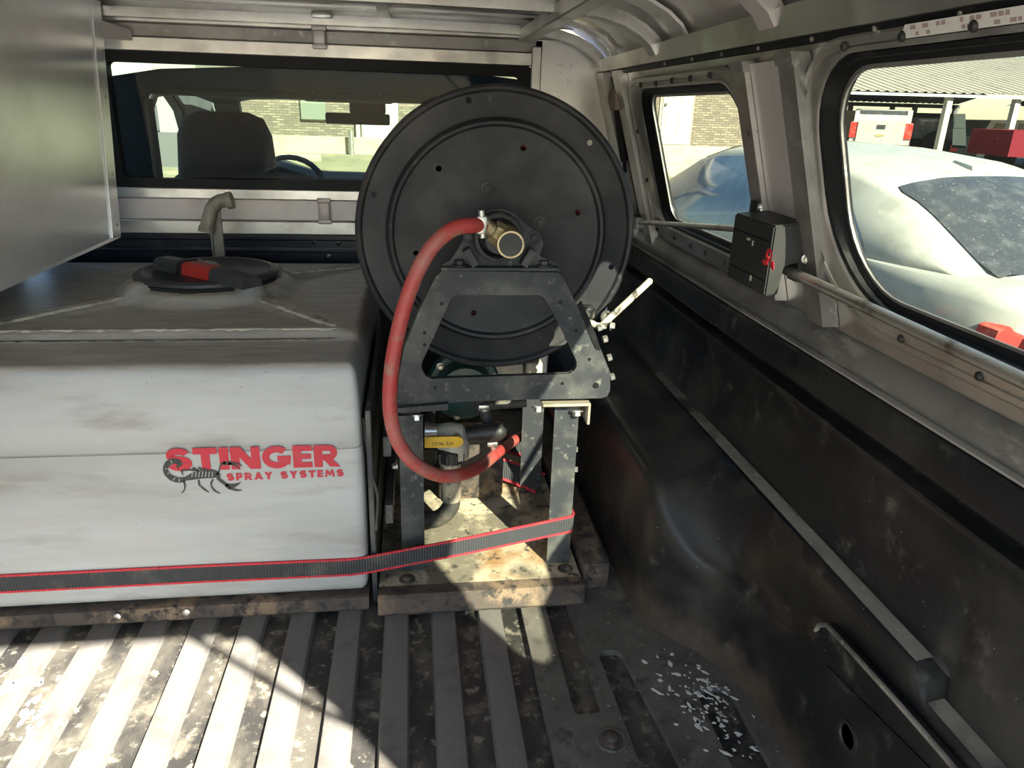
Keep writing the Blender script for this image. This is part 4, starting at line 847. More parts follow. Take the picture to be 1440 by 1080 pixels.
nc = atY(634, 640, 1.345)
mb = MB(); mb.lathe([(.026, -.012), (.0285, -.010), (.0285, .014), (.024, .018)], nc, (0, 0, 1), 10); 
for k in range(10):
    a = k * math.pi / 5; mb.box(nc.x + .0285 * math.cos(a) - .003, nc.x + .0285 * math.cos(a) + .003, nc.y + .0285 * math.sin(a) - .003, nc.y + .0285 * math.sin(a) + .003, nc.z - .010, nc.z + .012, .001, 1)
mb.build('union_nut', BLACKPL, t, angle=30)
mb = MB(); mb.lathe([(.021, -.10), (.021, -.012)], nc, (0, 0, 1), 18); mb.build('neck', SKID, t)
mb = MB(); mb.tube(catmull([nc + V((0, 0, -.085)), nc + V((0, .005, -.12)), nc + V((-.03, .015, -.155)), nc + V((-.10, .03, -.165))], 6), .018, 14); mb.build('inlet_hose', GREYHOSE, t)
y = 1.305; hp = [(597, 615), (644, 614), (650, 617), (652, 621), (650, 626), (644, 629), (597, 630)]
q = [atY(u, v, y) for u, v in hp]; mb = MB(); mb.hexa(q, [p + V((0, .005, 0)) for p in q]); lvr = mb.build('lever', YELLOW, t, smooth=False, label='yellow vinyl lever')
mb = MB(); mb.lathe([(.010, 0), (.010, .02)], atY(643, 621, y + .004), (0, 1, 0), 12); mb.build('stem', STEEL, lvr)
p = atY(608, 627, y - .0006); mb = text_on('CW BAL. RUN', lambda a, b: V((p.x + a, y - .0006, p.z + b)), .040, .0075, 0.01); mb.build('lettering', BLACKINK, lvr, smooth=False)

# ------------------------------------------------------------------ ratchet strap
t = thing('ratchet_strap', 'black webbing strap with red edges stretched across the white tank', 'strap', (-0.3, 1.2, 0.07))
def ribbon(path, w, nm, M_, par, th=.0018, dz=0.0, out=0.0):
    mb = MB(); n = len(path); loops = []
    for i, p in enumerate(path):
        T = (path[min(i + 1, n - 1)] - path[max(i - 1, 0)]); T.z = 0; T.normalize(); N = V((T.y, -T.x, 0)); q = p + N * out + V((0, 0, dz))
        loops.append([q + N * th / 2 + V((0, 0, w / 2)), q - N * th / 2 + V((0, 0, w / 2)), q - N * th / 2 - V((0, 0, w / 2)), q + N * th / 2 - V((0, 0, w / 2))])
    mb.loft(loops, True, True, True); return mb.build(nm, M_, par, angle=50)
main = [V((-1.02, 1.1975, .090)), V((-.7, 1.1975, .0905)), V((-.4, 1.1975, .0915)), V((-.13, 1.1975, .0905)), V((-.098, 1.199, .092)), V((.10, 1.2205, .1115)), V((.303, 1.2435, .135)), V((.3075, 1.25, .136)), V((.3085, 1.30, .140)), V((.338, 1.50, .175)), V((.345, 1.62, .20)), V((.33, 1.75, .22))]
w0 = ribbon(main, .0345, 'webbing', WEB, t)
ribbon(main, .0042, 'edge', WEBR, t, .0030, .0168); ribbon(main, .0042, 'edge', WEBR, t, .0030, -.0168)
tail = catmull([atZ(648, 655, .07), atZ(690, 656, .075), atZ(720, 664, .07), atZ(760, 680, .06)], 5)
def flat(path, w, nm, M_, th=.002, side=0.0, lift=0.0):
    mb = MB(); n = len(path); loops = []
    for i, p in enumerate(path):
        T = (path[min(i + 1, n - 1)] - path[max(i - 1, 0)]).normalized(); S = V((0.1, .75, .55)); S = (S - T * S.dot(T)).normalized(); N = T.cross(S); q = p + S * side + N * lift
        loops.append([q + S * w / 2 + N * th / 2, q - S * w / 2 + N * th / 2, q - S * w / 2 - N * th / 2, q + S * w / 2 - N * th / 2])
    mb.loft(loops, True, True, True); return mb.build(nm, M_, t, angle=50)
flat(tail, .05, 'loose_tail', WEB); flat(tail, .006, 'tail_edge', WEBR, .003, .025); flat(tail, .006, 'tail_edge', WEBR, .003, -.025)
tail2 = catmull([atZ(690, 618, .09), atZ(725, 628, .09), atZ(760, 634, .085)], 5); flat(tail2, .04, 'loose_tail', WEB); flat(tail2, .006, 'tail_edge', WEBR, .003, .02); flat(tail2, .006, 'tail_edge', WEBR, .003, -.02)
# thin cable in the gap between tank and skid
mb = MB(); mb.tube(catmull([atY(511, 588, 1.23), atY(516, 630, 1.225), atY(523, 668, 1.215), atY(531, 700, 1.21), atY(529, 745, 1.21)], 6), .0025, 8); mb.build('cable', GREYHOSE, label='thin dark cable hanging in the gap beside the white tank', category='cable')

# ------------------------------------------------------------------ lock box and rods on the right side
t = thing('lock_box', 'matte black plastic latch housing on the post between the side windows', 'latch box', (.57, 1.13, .64))
xi, ya, yb_ = .540, 1.060, 1.206
mb = MB(); zb, zt = .640, .748
pl = [(xi, zb), (xi + .022, zb + .001), (xi + .022, zb + .047), (xi + .030, zb + .052), (xi + .055, zb + .052), (xs(.70) - .02, zt + .008), (xi, zt)]
mb.loft([[V((a, y, b)) for a, b in pl] for y in (ya, yb_)], True, True, True); bmesh.ops.bevel(mb.bm, geom=list(mb.bm.edges), offset=.0025, segments=2, affect='EDGES'); lb = mb.build('housing', BLACKPL, t)
mb = MB(); mb.box(xi - .0012, xi, ya + .004, yb_ - .004, zb + .022, zb + .0235); mb.box(xi - .0014, xi, ya + .004, yb_ - .004, zt - .026, zt - .0245); mb.build('housing_seam', RUBBER, t, smooth=False)
def BX(u, v, o=0.0012): p = atX(u, v, xi); return p + V((-o, 0, 0))
REDEM = mat('red_emblem', (0.55, 0.02, 0.035), 0.5)
mb = MB(); c = BX(1083, 359)
loops = [[c + V((-.0006 * (k % 2 == 0), r * 1.05 * math.cos(a), r * .95 * math.sin(a))) for a in [2 * math.pi * i / 20 for i in range(20)]] for k, r in enumerate((.0105, .0095, .0052, .0045))]
mb.loft(loops); 
for (u, v, ry, rz) in ((1077, 369, .0095, .0045), (1087, 372, .0065, .0055), (1081, 364, .004, .004), (1088, 377, .004, .003)):
    c = BX(u, v); mb.loft([[c + V((0, ry * math.cos(a), rz * math.sin(a))) for a in [2 * math.pi * i / 12 for i in range(12)]], [c + V((-.0008, ry * .9 * math.cos(a), rz * .9 * math.sin(a))) for a in [2 * math.pi * i / 12 for i in range(12)]]], True, True, True)
mb.build('emblem', REDEM, t, smooth=False)
for (u, v, ry, rz, ) in ((1053, 336, .005, .002), (1059, 342, .0012, .004), (1056, 391, .002, .0045)):
    c = BX(u, v); mb = MB(); mb.box(c.x - .0004, c.x + .0012, c.y - ry, c.y + ry, c.z - rz, c.z + rz); mb.build('housing_screw', PALEPL, t, smooth=False)
mb = MB(); mb.box(.592, .604, 1.068, 1.100, .66, .742, .003); mb.build('mounting_tab', BLACKPL, t)
mb = MB(); mb.bolt(atY(1134, 364, 1.055), (-.3, -1, 0), .005, .005); mb.build('tab_screw', STEEL, t)
mb = MB(); mb.box(.572, .600, 1.196, 1.226, .742, .768, .004); mb.build('mounting_tab', BLACKPL, t)
mb = MB(); mb.bolt(V((.580, 1.198, .760)), (-.8, -1, .2), .005, .004); mb.build('tab_screw', STEEL, t)
def ONP(u, v, o):
    d = ray(u, v); n = V((1, 0, .3026)).normalized(); A = V((.5232 + o, 0, 1.0149)); return CAM + d * ((A - CAM).dot(n) / d.dot(n))
mb = MB(); mb.tube([ONP(896, 312, -.03), ONP(1036, 322, -.045)], .0058, 12); r1 = mb.build('latch_rod', STEEL, label='thin steel rod running forward from the latch housing', category='rod')
p = ONP(896, 313, -.028); mb = MB(); mb.box(p.x - .012, p.x + .02, p.y - .03, p.y + .03, p.z - .014, p.z + .018, .003); mb.build('rod_guide', ALU_DARK, r1)
mb = MB(); mb.tube([ONP(1105, 379, -.045), ONP(1440, 536, -.03), ONP(1500, 565, -.028)], .0082, 14); mb.build('latch_rod', STEEL, label='thicker steel rod running rearward under the large side window', category='rod')
# gas strut by the front corner
mb = MB(); a, b = ONP(869, 150, -.012), ONP(878, 225, -.012); c = ONP(884, 330, -.012)
mb.tube([a, b], .011, 14); gs = mb.build('gas_strut', BLACKPL, label='black gas strut upright in the front corner of the canopy', category='strut')
mb = MB(); mb.tube([b, c], .0055, 12); mb.build('piston_rod', BLACKP, gs)
p = ONP(869, 138, -.012); mb = MB(); mb.box(p.x - .014, p.x + .014, p.y - .02, p.y + .03, p.z - .03, p.z + .022, .006); mb.build('end_bracket', mat('tan_bracket', (0.32, 0.26, 0.20), 0.6), gs)
# bolt in the bed floor
mb = MB(); p = atZ(860, 1041, 0.0); mb.lathe([(.024, .0), (.024, .0018), (.022, .0025), (.019, .0008), (.0165, .0008)], p, (0, 0, 1), 28); bt = mb.build('bed_bolt', PANEL, label='large round headed bolt set in the worn bed floor', category='bolt')
mb = MB(); mb.lathe([(.0165, .0005), (.0165, .003), (.012, .004), (.0095, .004), (.009, .0085), (.006, .0105)], p, (0, 0, 1), 24); mb.build('bolt_head', SKIDR, bt)

# ------------------------------------------------------------------ the truck's own cab, seen through window_1
def atD(u, v, D): return CAM + ray(u, v) * D
t = thing('truck_cab', 'dusty navy truck cab seen through the long front window', 'cab', (-.13, 3.2, 0.2))
ro = [(-1.0, .1), (-.97, .72), (-.87, .90), (-.80, .950), (-.66, .975), (-.4, .990), (-.13, .994), (.2, .990), (.42, .972), (.54, .945), (.62, .90), (.71, .72), (.74, .1)]
rh = rrect(-.712, .452, .42, .930, .05, 5)
mb = MB(); mb.plate(ro, [rh], .03, lambda a, b, h: V((a, 2.235 + h, b))); mb.build('rear_panel', NAVY_DUST, t, smooth=False)
mb = MB(); top = ro[3:10]
mb.loft([[V((a, y, b - dz)) for a, b in top] + [V((a, y, min(b, .985) - .045 - dz)) for a, b in reversed(top)] for y, dz in ((2.25, 0.0), (2.7, -.012), (3.1, -.008), (3.45, .022))], True, True, True); mb.build('roof', NAVY_DUST, t)
mb = MB(); mb.box(-.76, .50, 2.27, 3.45, .912, .928, .004); mb.build('headliner', TRIMG, t)
# driver's door with its window, mirrored on the passenger side
hole = [(2.60, .45), (2.62, .70), (2.68, .84), (2.78, .905), (2.95, .915), (3.06, .86), (3.14, .72), (3.20, .45)]
for X, nm in ((-.875, 'door'), (.60, 'door')):
    mb = MB(); mb.plate([(2.26, .05), (3.75, .05), (3.75, .62), (3.50, .93), (2.26, .93)], [hole], .03, lambda a, b, h: V((X + h, a, b))); d = mb.build(nm, TRIMG if X < 0 else DASH, t, smooth=False)
    mb = MB(); cx_, cz_ = 2.9, .68
    mb.loft([[V((X + .031, a, b)) for a, b in hole], [V((X + .038, a, b)) for a, b in hole], [V((X + .038, cx_ + (a - cx_) * 1.14, cz_ + (b - cz_) * 1.10)) for a, b in hole], [V((X + .031, cx_ + (a - cx_) * 1.14, cz_ + (b - cz_) * 1.10)) for a, b in hole]]); mb.build('window_seal', RUBBER, d, smooth=False)
for sx in (-1, 1):
    mb = MB(); a = V((-.13 + sx * .63, 3.42, .91)); b = V((-.13 + sx * .76, 4.25, .45)); mb.bar([a, b], (1, 0, 0), .10, .05); mb.build('windscreen_pillar', TRIMG, t, smooth=False)
mb = MB(); vs = [mb.bm.verts.new(p) for p in (V((-.80, 3.46, .90)), V((.54, 3.46, .90)), V((.66, 4.25, .45)), V((-.92, 4.25, .45)))]; mb.bm.faces.new(vs); mb.build('windscreen', WSH, t, smooth=False)
db = [(-.95, .52), (-.88, .60), (-.80, .63), (-.66, .637), (-.60, .615), (-.50, .585), (-.42, .578), (.0, .575), (.4, .575), (.66, .56), (.7, .52)]
mb = MB(); mb.loft([[V((a, y, b - dz)) for a, b in db] + [V((.7, y, .2)), V((-.95, y, .2))] for y, dz in ((3.85, .02), (3.93, 0.0), (4.05, .002), (4.3, .06))], True, True, True); mb.build('dashboard', DASH, t)
mb = MB(); mb.loft([[V((a, y, z)) for a, z in ((-1.0, .1), (-.95, .42 - d), (-.6, .46 - d), (.35, .46 - d), (.7, .42 - d), (.75, .1))] for y, d in ((4.26, 0), (4.9, .02), (5.5, .10), (5.6, .2))], True, True, True); mb.build('hood', NAVY, t)
mb = MB(); mb.lathe([(.17, -.012), (.185, 0), (.17, .012), (.158, 0), (.17, -.012)], V((-.58, 3.72, .50)), (0, -1, .45), 28, False, False); mb.build('steering_wheel', BLACKPL, t)
# bucket seats with their tall one-piece headrests
for X in (-.63, .30):
    mb = MB()
    ss = [(.0, .24, .07), (.15, .25, .08), (.33, .25, .075), (.42, .235, .07), (.47, .165, .06), (.60, .155, .055), (.655, .13, .05), (.675, .08, .035)]
    mb.loft([[V((X + w * math.copysign(abs(math.cos(a)) ** .55, math.cos(a)), 2.75 + .03 * (z) + d * math.copysign(abs(math.sin(a)) ** .7, math.sin(a)), .19 + z)) for a in [2 * math.pi * k / 24 for k in range(24)]] for z, w, d in ss], True, True, True)
    mb.build('seat', SEAT, t)
mb = MB()
ss = [(atY(458, 158, 3.35), atY(458, 174, 3.35)), (atY(548, 158, 3.35), atY(548, 176, 3.35))]
a, b = ss[0][1], ss[1][0]; mb.box(a.x, b.x, 3.34, 3.37, a.z, ss[0][0].z, .008); mr = mb.build('rear_view_mirror', DASH, t)
mb = MB(); p = atY(515, 150, 3.38); mb.box(p.x - .07, p.x + .08, 3.37, 3.44, p.z - .03, p.z + .02, .01); mb.build('mirror_mount', DASH, mr)
mb = MB(); a, b = atY(440, 143, 3.2), atY(552, 126, 3.2); mb.box(a.x, b.x, 2.9, 3.35, a.z, .93, .012); mb.build('overhead_console', TRIMG, t)
for u in (456, 540):
    p = atY(u, 135, 3.2); mb = MB(); mb.hexa([p + V((-.004, -.302, -.02)), p + V((.004, -.302, -.02)), p + V((-.008, -.302, .022)), p + V((-.014, -.302, .022))], [p + V((-.004, -.29, -.02)), p + V((.004, -.29, -.02)), p + V((-.008, -.29, .022)), p + V((-.014, -.29, .022))]); mb.build('console_trim', ALU_PALE, t, smooth=False)
mb = MB(); mb.box(-.80, -.765, 2.42, 2.50, .2, .90, .01); mb.build('door_pillar', DASH, t)

# ------------------------------------------------------------------ outdoors: ground, brick building, garage
def gz(x, y):
    z = -0.85 + 0.022 * min(max(y, -20), 9)
    k = sstep(9, 17, y); side = 1 - sstep(3.5, 7.5, x)
    return z + k * (0.52 * side + 0.13 * (1 - side))
mb = MB(); gx = [-60, -30, -15, -9, -5, -2, 0, 2, 3.5, 4.5, 5.5, 6.5, 7.5, 10, 16, 25, 40, 70]; gy = [-60, -20, -6, 0, 4, 7, 9, 10, 11, 12, 13, 14, 15, 16, 17, 18, 25, 40, 70, 140]
mb.grid([[V((x, y, gz(x, y))) for x in gx] for y in gy]); gnd_ = mb.build('ground', GROUND, kind='structure')
mb = MB(); vx = [-14, -9, -5, -2, 0, 2, 3.5, 4.5, 5.5, 6.5, 7.5, 9.5]; mb.grid([[V((x, y, gz(x, y) + .02)) for x in vx] for y in (9, 10, 11, 12, 13, 14, 15, 16, 17, 18)]); mb.build('verge', VERGE, gnd_)
YB = 17.5
t = thing('brick_building', 'long tan brick building with a raised concrete base ahead of the truck', 'building', (0, YB + 3, -.3))
zf = atY(400, 190, YB).z
mb = MB(); mb.box(-5.3, 9.0, YB, YB + 6, zf, 5.0); mb.build('brick_wall', BRICKM, t, smooth=False)
mb = MB(); mb.box(-5.35, 9.05, YB - .30, YB + 6, -.9, zf, .02, 1); mb.build('concrete_base', CONC, t, smooth=False)
mb = MB(); mb.box(-5.4, 9.1, YB - .5, YB + 6.2, 5.0, 5.25); mb.build('roof', ROOFM, t, smooth=False)
dx0, dx1 = atY(926, 205, YB).x, atY(966, 205, YB).x
mb = MB(); mb.box(dx0 - .06, dx1 + .06, YB - .03, YB + .02, zf, zf + 2.05); dr = mb.build('door_frame', CONC, t, smooth=False)
mb = MB(); mb.box(dx0, dx1, YB - .05, YB - .01, zf + .02, zf + 2.0, .004); dr = mb.build('door', DOORP, t, smooth=False)
for a, b, c, d in ((.12, .44, .15, .75), (.56, .88, .15, .75), (.12, .44, .95, 1.75), (.56, .88, .95, 1.75)):
    w = dx1 - dx0; mb = MB(); mb.box(dx0 + a * w, dx0 + b * w, YB - .058, YB - .05, zf + c, zf + d, .006, 1); mb.build('door_panel', DOORP, dr, smooth=False)
mb = MB(); mb.sphere((dx0 + .07, YB - .09, zf + .9), .035); mb.build('door_knob', STEEL, dr)
sx0, sx1 = atY(921, 215, 16.8).x, atY(986, 215, 16.8).x
for k in range(4):
    mb = MB(); z1 = zf - .02 - .17 * k; mb.box(sx0, sx1, 17.2 - .36 * (k + 1), 17.25, -1.0, z1, .015, 1); mb.build('step', CONC, t, smooth=False)
p0, p1 = atY(322, 165, 17.2), atY(334, 140, 17.2); mb = MB(); mb.box(p0.x, p1.x, 17.1, 17.3, -.2, 1.55); mb.build('orange_post', ORANGE, t, smooth=False)
p0, p1 = atY(424, 168, YB), atY(458, 138, YB); mb = MB(); mb.box(p0.x, p1.x, YB - .10, YB + .02, p0.z, p1.z, .02); mb.build('meter_cabinet', mat('grey_green_cabinet', (0.15, 0.175, 0.13), 0.6), t, smooth=False)
p0, p1 = atY(509, 197, YB), atY(560, 160, YB); mb = MB(); mb.box(p0.x, p1.x, YB - .04, YB + .02, p0.z, p1.z + .6, .01); mb.build('shutter', DOORP, t, smooth=False)
p0 = atY(504, 196, YB); mb = MB(); mb.tube([V((p0.x, YB - .08, zf)), V((p0.x, YB - .08, zf + 2.4))], .05, 10); mb.build('downpipe', POSTM, t)
p0 = atY(494, 200, 17.0); mb = MB(); mb.tube([V((p0.x, 17.0, -.3)), V((p0.x, 17.0, zf + .16))], .06, 10); mb.build('standpipe', STEEL, t)
p0, p1 = atZ(372, 208, gz(-2, 15.5)), atZ(450, 208, gz(-2, 15.5))
mb = MB(); pa, pb = atY(372, 208, 15.6), atY(452, 209, 15.6); z = gz(pb.x, 15.6); mb.box(pa.x, pb.x, 15.5, 15.72, z - .03, z + .14, .03); mb.build('parking_stop', CONC, label='long white concrete parking stop on the ground before the brick building', category='parking stop')
t = thing('garage', 'plain pale grey garage seen through the driver window of the cab', 'garage', (-7, 15, -.6))
a = atY(226, 190, 14.5); b = atY(285, 190, 14.5)
GAR = mat('pale_grey_siding', (0.24, 0.26, 0.225), 0.7)
mb = MB(); mb.box(a.x, b.x, 14.5, 16.9, -.8, 3.2); mb.build('wall', GAR, t, smooth=False)
mb = MB(); mb.box(a.x - .3, b.x + .3, 14.2, 16.95, 3.2, 3.4); mb.build('roof', ROOFM, t, smooth=False)
mb = MB(); mb.box(a.x - .02, b.x + .02, 14.42, 14.55, -.8, atY(240, 186, 14.5).z); mb.build('dark_base', ROOFU, t, smooth=False)

# ------------------------------------------------------------------ white sedan parked alongside
BASE = V((2.45, 2.6, 0)); HD = V((-.16, .987, 0)).normalized(); RT = V((HD.y, -HD.x, 0))
def CP(f, r, z): p = BASE + HD * f + RT * (r + .89); return V((p.x, p.y, gz(2.5, p.y) + z))
c = CP(2.3, 0, 0); t = thing('sedan', 'dusty white sedan parked close beside the truck', 'car', (c.x, c.y, c.z))
WB = [(.30, .66), (.45, .70), (.8, .79), (1.4, .85), (2.6, .86), (3.1, .82), (3.5, .74)]
WTp = [(.30, .60), (.45, .61), (.8, .64), (1.15, .67), (1.4, .665), (2.3, .64), (3.0, .62), (3.5, .66)]
ZB = [(.30, 1.0), (.6, 1.0), (1.5, .95), (2.2, .88), (3.5, .86)]
ZT = [(.30, 1.005), (.42, 1.03), (.55, 1.105), (.75, 1.225), (.95, 1.33), (1.15, 1.395), (1.45, 1.455), (1.9, 1.485), (2.3, 1.485), (2.55, 1.455), (2.8, 1.365), (3.1, 1.19), (3.35, 1.03), (3.5, .94)]
FS = [.30, .36, .42, .48, .55, .65, .75, .85, .95, 1.05, 1.15, 1.3, 1.45, 1.7, 1.9, 2.1, 2.3, 2.45, 2.55, 2.7, 2.8, 2.95, 3.1, 3.25, 3.35, 3.5]
def FM(f): return f if f < 1.9 else 1.9 + (f - 1.9) * 1.33
def side(f, s, sg, o=0.0):
    wb, wt, zb, zt = interp(WB, f), interp(WTp, f), interp(ZB, f), interp(ZT, f); ze = max(zt - .055, zb + .001)
    r = lerp(wb, wt, s) + .045 * math.sin(math.pi * s); return CP(FM(f), sg * (r + o), lerp(zb, ze, s) + o * .3)
def roofp(f, x, o=0.0):
    wt, zt, zb = interp(WTp, f), interp(ZT, f), interp(ZB, f); k = abs(x); ze = max(zt - .055, zb + .001)
    z = lerp(zt + .018, ze, k ** 3.0) if zt - zb > .03 else zt
    return CP(FM(f), x * wt, z + o)
mb = MB(); rows = []
XS = [-1, -.96, -.88, -.7, -.45, -.2, 0, .2, .45, .7, .88, .96, 1]
for f in FS: rows.append([side(f, s, -1) for s in (0, .2, .4, .6, .8, .95)] + [roofp(f, x) for x in XS] + [side(f, s, 1) for s in (.95, .8, .6, .4, .2, 0)])
mb.grid(rows); mb.build('cabin', CARW, t, angle=60)
BST = [(-.02, .62, .60, .44, .80), (.02, .74, .66, .38, .90), (.10, .82, .70, .30, .985), (.30, .87, .70, .25, 1.01), (.55, .885, .72, .22, 1.01), (1.2, .89, .80, .2, 1.0), (2.6, .89, .80, .2, .90), (3.4, .88, .74, .22, .93), (4.0, .86, .70, .25, .90), (4.45, .80, .62, .3, .80), (4.62, .66, .5, .40, .64)]
rows = []
for f, w, wt, z0, z1 in BST:
    f = f if f < 2 else f + .5
    h = z1 - z0
    rows.append([CP(f, -w * .86, z0), CP(f, -w * .97, z0 + .12 * h), CP(f, -w, z0 + .45 * h), CP(f, -w * .985, z0 + .72 * h), CP(f, -w * .955, z0 + .92 * h), CP(f, -lerp(w, wt, .5), z1 - .012), CP(f, -wt, z1), CP(f, 0, z1 + .022), CP(f, wt, z1), CP(f, lerp(w, wt, .5), z1 - .012), CP(f, w * .955, z0 + .92 * h), CP(f, w * .985, z0 + .72 * h), CP(f, w, z0 + .45 * h), CP(f, w * .97, z0 + .12 * h), CP(f, w * .86, z0)])
mb = MB(); mb.loft(rows, True, True, True); mb.build('body', CARW, t, angle=50)
mb = MB(); mb.grid([[roofp(f, x * k, .006) + HD * -.004 for x in [-.93, -.8, -.5, -.2, 0, .2, .5, .8, .93]] for f, k in ((.405, .97), (.42, 1.0), (.55, 1.0), (.65, 1), (.75, 1), (.85, .99), (.95, 1.0), (1.05, 1.0), (1.10, .97))]); mb.build('rear_window', CARGL, t)
mb = MB(); mb.grid([[roofp(f, x, .006) + HD * .004 for x in (-.9, -.5, 0, .5, .9)] for f in (2.55, 2.7, 2.8, 2.95, 3.1, 3.25, 3.35)]); mb.build('windscreen', CARGL, t)
for sg in (-1, 1):
    for f0, f1, ra, rb in ((1.02, 1.72, .5, 0), (1.76, 3.40, 0, .9)):
        mb = MB(); rows = []
        for k in range(13):
            f = lerp(f0, f1, k / 12); top = .93
            if ra and k < 6: top = lerp(.12, .90, (k / 6) ** .6)
            rows.append([side(f, lerp(.06, top, j / 5), sg, .007) for j in range(6)])
        mb.grid(rows); mb.build('side_window', CARGLB, t)


    mb = MB(); mb.loft([[CP(f, sg * (w + .004), z) for w, z in ((.55, .86), (.70, .865), (.78, .85), (.80, .79), (.74, .765), (.55, .77))] for f in (-.012, .06)] + [[CP(f, sg * (w + .004), z) for w, z in ((.60, .88), (.80, .885), (.85, .87), (.868, .80), (.85, .775), (.60, .78))] for f in (.12, .22)], True, True, True); mb.build('tail_light', TAIL, t)
    mb = MB(); c0 = side(3.05, .02, sg, .08); mb.sphere(c0, .1, (.9, .6, .6), 14, 8); mb.build('door_mirror', CARW, t)
    for f in (.95, 4.2):
        mb = MB(); c0 = CP(f, sg * .80, .31); mb.lathe([(.18, -.10), (.31, -.10), (.325, -.08), (.325, .08), (.31, .10), (.18, .10)], c0, RT * sg, 28); w_ = mb.build('wheel', TYRE, t)
        mb = MB(); mb.lathe([(.19, .085), (.18, .105), (.04, .09)], c0, RT * sg, 20); mb.build('hubcap', STEEL, w_)
mb = MB(); q = lambda f, r, z: CP(f, r, z)
mb.loft([[q(1.18, -.03, 1.41), q(1.18, .03, 1.41), q(1.36, .02, 1.44), q(1.36, -.02, 1.44)], [q(1.20, -.025, 1.445), q(1.20, .025, 1.445), q(1.34, .01, 1.465), q(1.34, -.01, 1.465)]], True, True, True); mb.build('antenna_fin', CARW, t)

# ------------------------------------------------------------------ vehicles under the carport
def vehicle(name, label, cat, c, hd, L, W, zg, prof, paint, panes, rear=None, tail=True, wheels=(.8, .78), glassm=CARGL):
    """prof: side outline (f, z); panes: side windows as outlines"""
    hd = V((hd[0], hd[1], 0)).normalized(); rt = V((hd.y, -hd.x, 0))
    def P(f, r, z): p = c + hd * f + rt * r; return V((p.x, p.y, zg + z))
    t = thing(name, label, cat, (P(L / 2, 0, 0)))
    mb = MB(); n = len(prof)
    zc_ = .9
    mb.loft([[P(f, -W / 2 * k, z) for f, z in prof] for k in (-1, -.94, .94, 1)], True, True, True)
    for v in mb.bm.verts: pass
    mb.build('body', paint, t, smooth=False)
    for sg in (-1, 1):
        for pn in panes: mb = MB(); mb.hexa([P(f, sg * (W / 2 - .01), z) for f, z in pn], [P(f, sg * (W / 2 + .012), z) for f, z in pn]); mb.build('side_window', glassm, t, smooth=False)
        for f in (wheels[0], L - wheels[1]):
            mb = MB(); mb.lathe([(.2, -.1), (.34, -.1), (.36, -.07), (.36, .07), (.34, .1), (.2, .1)], P(f, sg * (W / 2 - .06), .36), rt * sg, 20); mb.build('wheel', TYRE, t)
        if tail:
            z0, z1 = tail; mb = MB(); p = P(-.03, sg * (W / 2 - .02), (z0 + z1) / 2); mb.hexa([P(-.03, sg * (W / 2 - .17), z0), P(-.03, sg * (W / 2 + .02), z0), P(-.03, sg * (W / 2 + .02), z1), P(-.03, sg * (W / 2 - .17), z1)], [P(.14, sg * (W / 2 - .17), z0), P(.14, sg * (W / 2 + .02), z0), P(.14, sg * (W / 2 + .02), z1), P(.14, sg * (W / 2 - .17), z1)]); mb.build('tail_light', TAIL, t, smooth=False)
    if rear: mb = MB(); f, w, z0, z1 = rear; mb.hexa([P(f - .02, -w, z0), P(f - .02, w, z0), P(f - .02, w, z1), P(f - .02, -w, z1)], [P(f + .1, -w, z0), P(f + .1, w, z0), P(f + .1, w, z1), P(f + .1, -w, z1)]); mb.build('rear_window', glassm, t, smooth=False)
    return t, P
def gnd(D, u, v, hgt):    # ground height so that a part hgt above it is seen at (u, v)
    return atD(u, v, D).z - hgt
D = 19.3; c = atD(1237, 190, D); zg = gnd(D, 1237, 203, .55)
hd = V((c.x, c.y, 0)).normalized()
t, P = vehicle('pickup_truck', 'white pickup truck with red tail lights backed under the carport', 'truck', c, hd, 3.4, 1.44, zg, [(0, .55), (0, 1.09), (1.5, 1.09), (1.55, 1.42), (2.3, 1.44), (2.6, 1.12), (3.3, 1.05), (3.4, .5)], CARW, [[(1.7, 1.14), (2.45, 1.14), (2.2, 1.4), (1.7, 1.4)]], (1.55, .6, 1.15, 1.40), (.70, 1.08))
mb = MB(); mb.loft([[P(-.05, -.56, .56), P(-.05, .56, .56), P(-.05, .56, 1.12), P(-.05, -.56, 1.12)], [P(-.005, -.56, .56), P(-.005, .56, .56), P(-.005, .56, 1.12), P(-.005, -.56, 1.12)]], True, True, True); tg = mb.build('tailgate', CARW, t, smooth=False)
mb = MB(); mb.hexa([P(-.062, -.10, .93), P(-.062, .10, .93), P(-.062, .10, 1.03), P(-.062, -.10, 1.03)], [P(-.05, -.10, .93), P(-.05, .10, .93), P(-.05, .10, 1.03), P(-.05, -.10, 1.03)]); mb.build('handle', DASH, tg, smooth=False)
mb = MB(); bow_ = [(-.12, .78), (-.04, .78), (-.04, .80), (.06, .80), (.06, .785), (.14, .785), (.12, .755), (.04, .755), (.04, .735), (-.06, .735), (-.06, .755), (-.14, .755)]
mb.hexa([P(-.058, a, b) for a, b in bow_], [P(-.05, a, b) for a, b in bow_]); mb.build('emblem', mat('gold_badge', (0.55, 0.45, 0.22), 0.4, 0.5), tg, smooth=False)
mb = MB(); mb.hexa([P(-.12, -.68, .38), P(-.12, .68, .38), P(-.12, .68, .50), P(-.12, -.68, .50)], [P(.0, -.68, .38), P(.0, .68, .38), P(.0, .68, .50), P(.0, -.68, .50)]); mb.build('bumper', CARW, t, smooth=False)
D = 30
c = atD(1272, 190, D); zg = gnd(D, 1240, 157, 2.05)
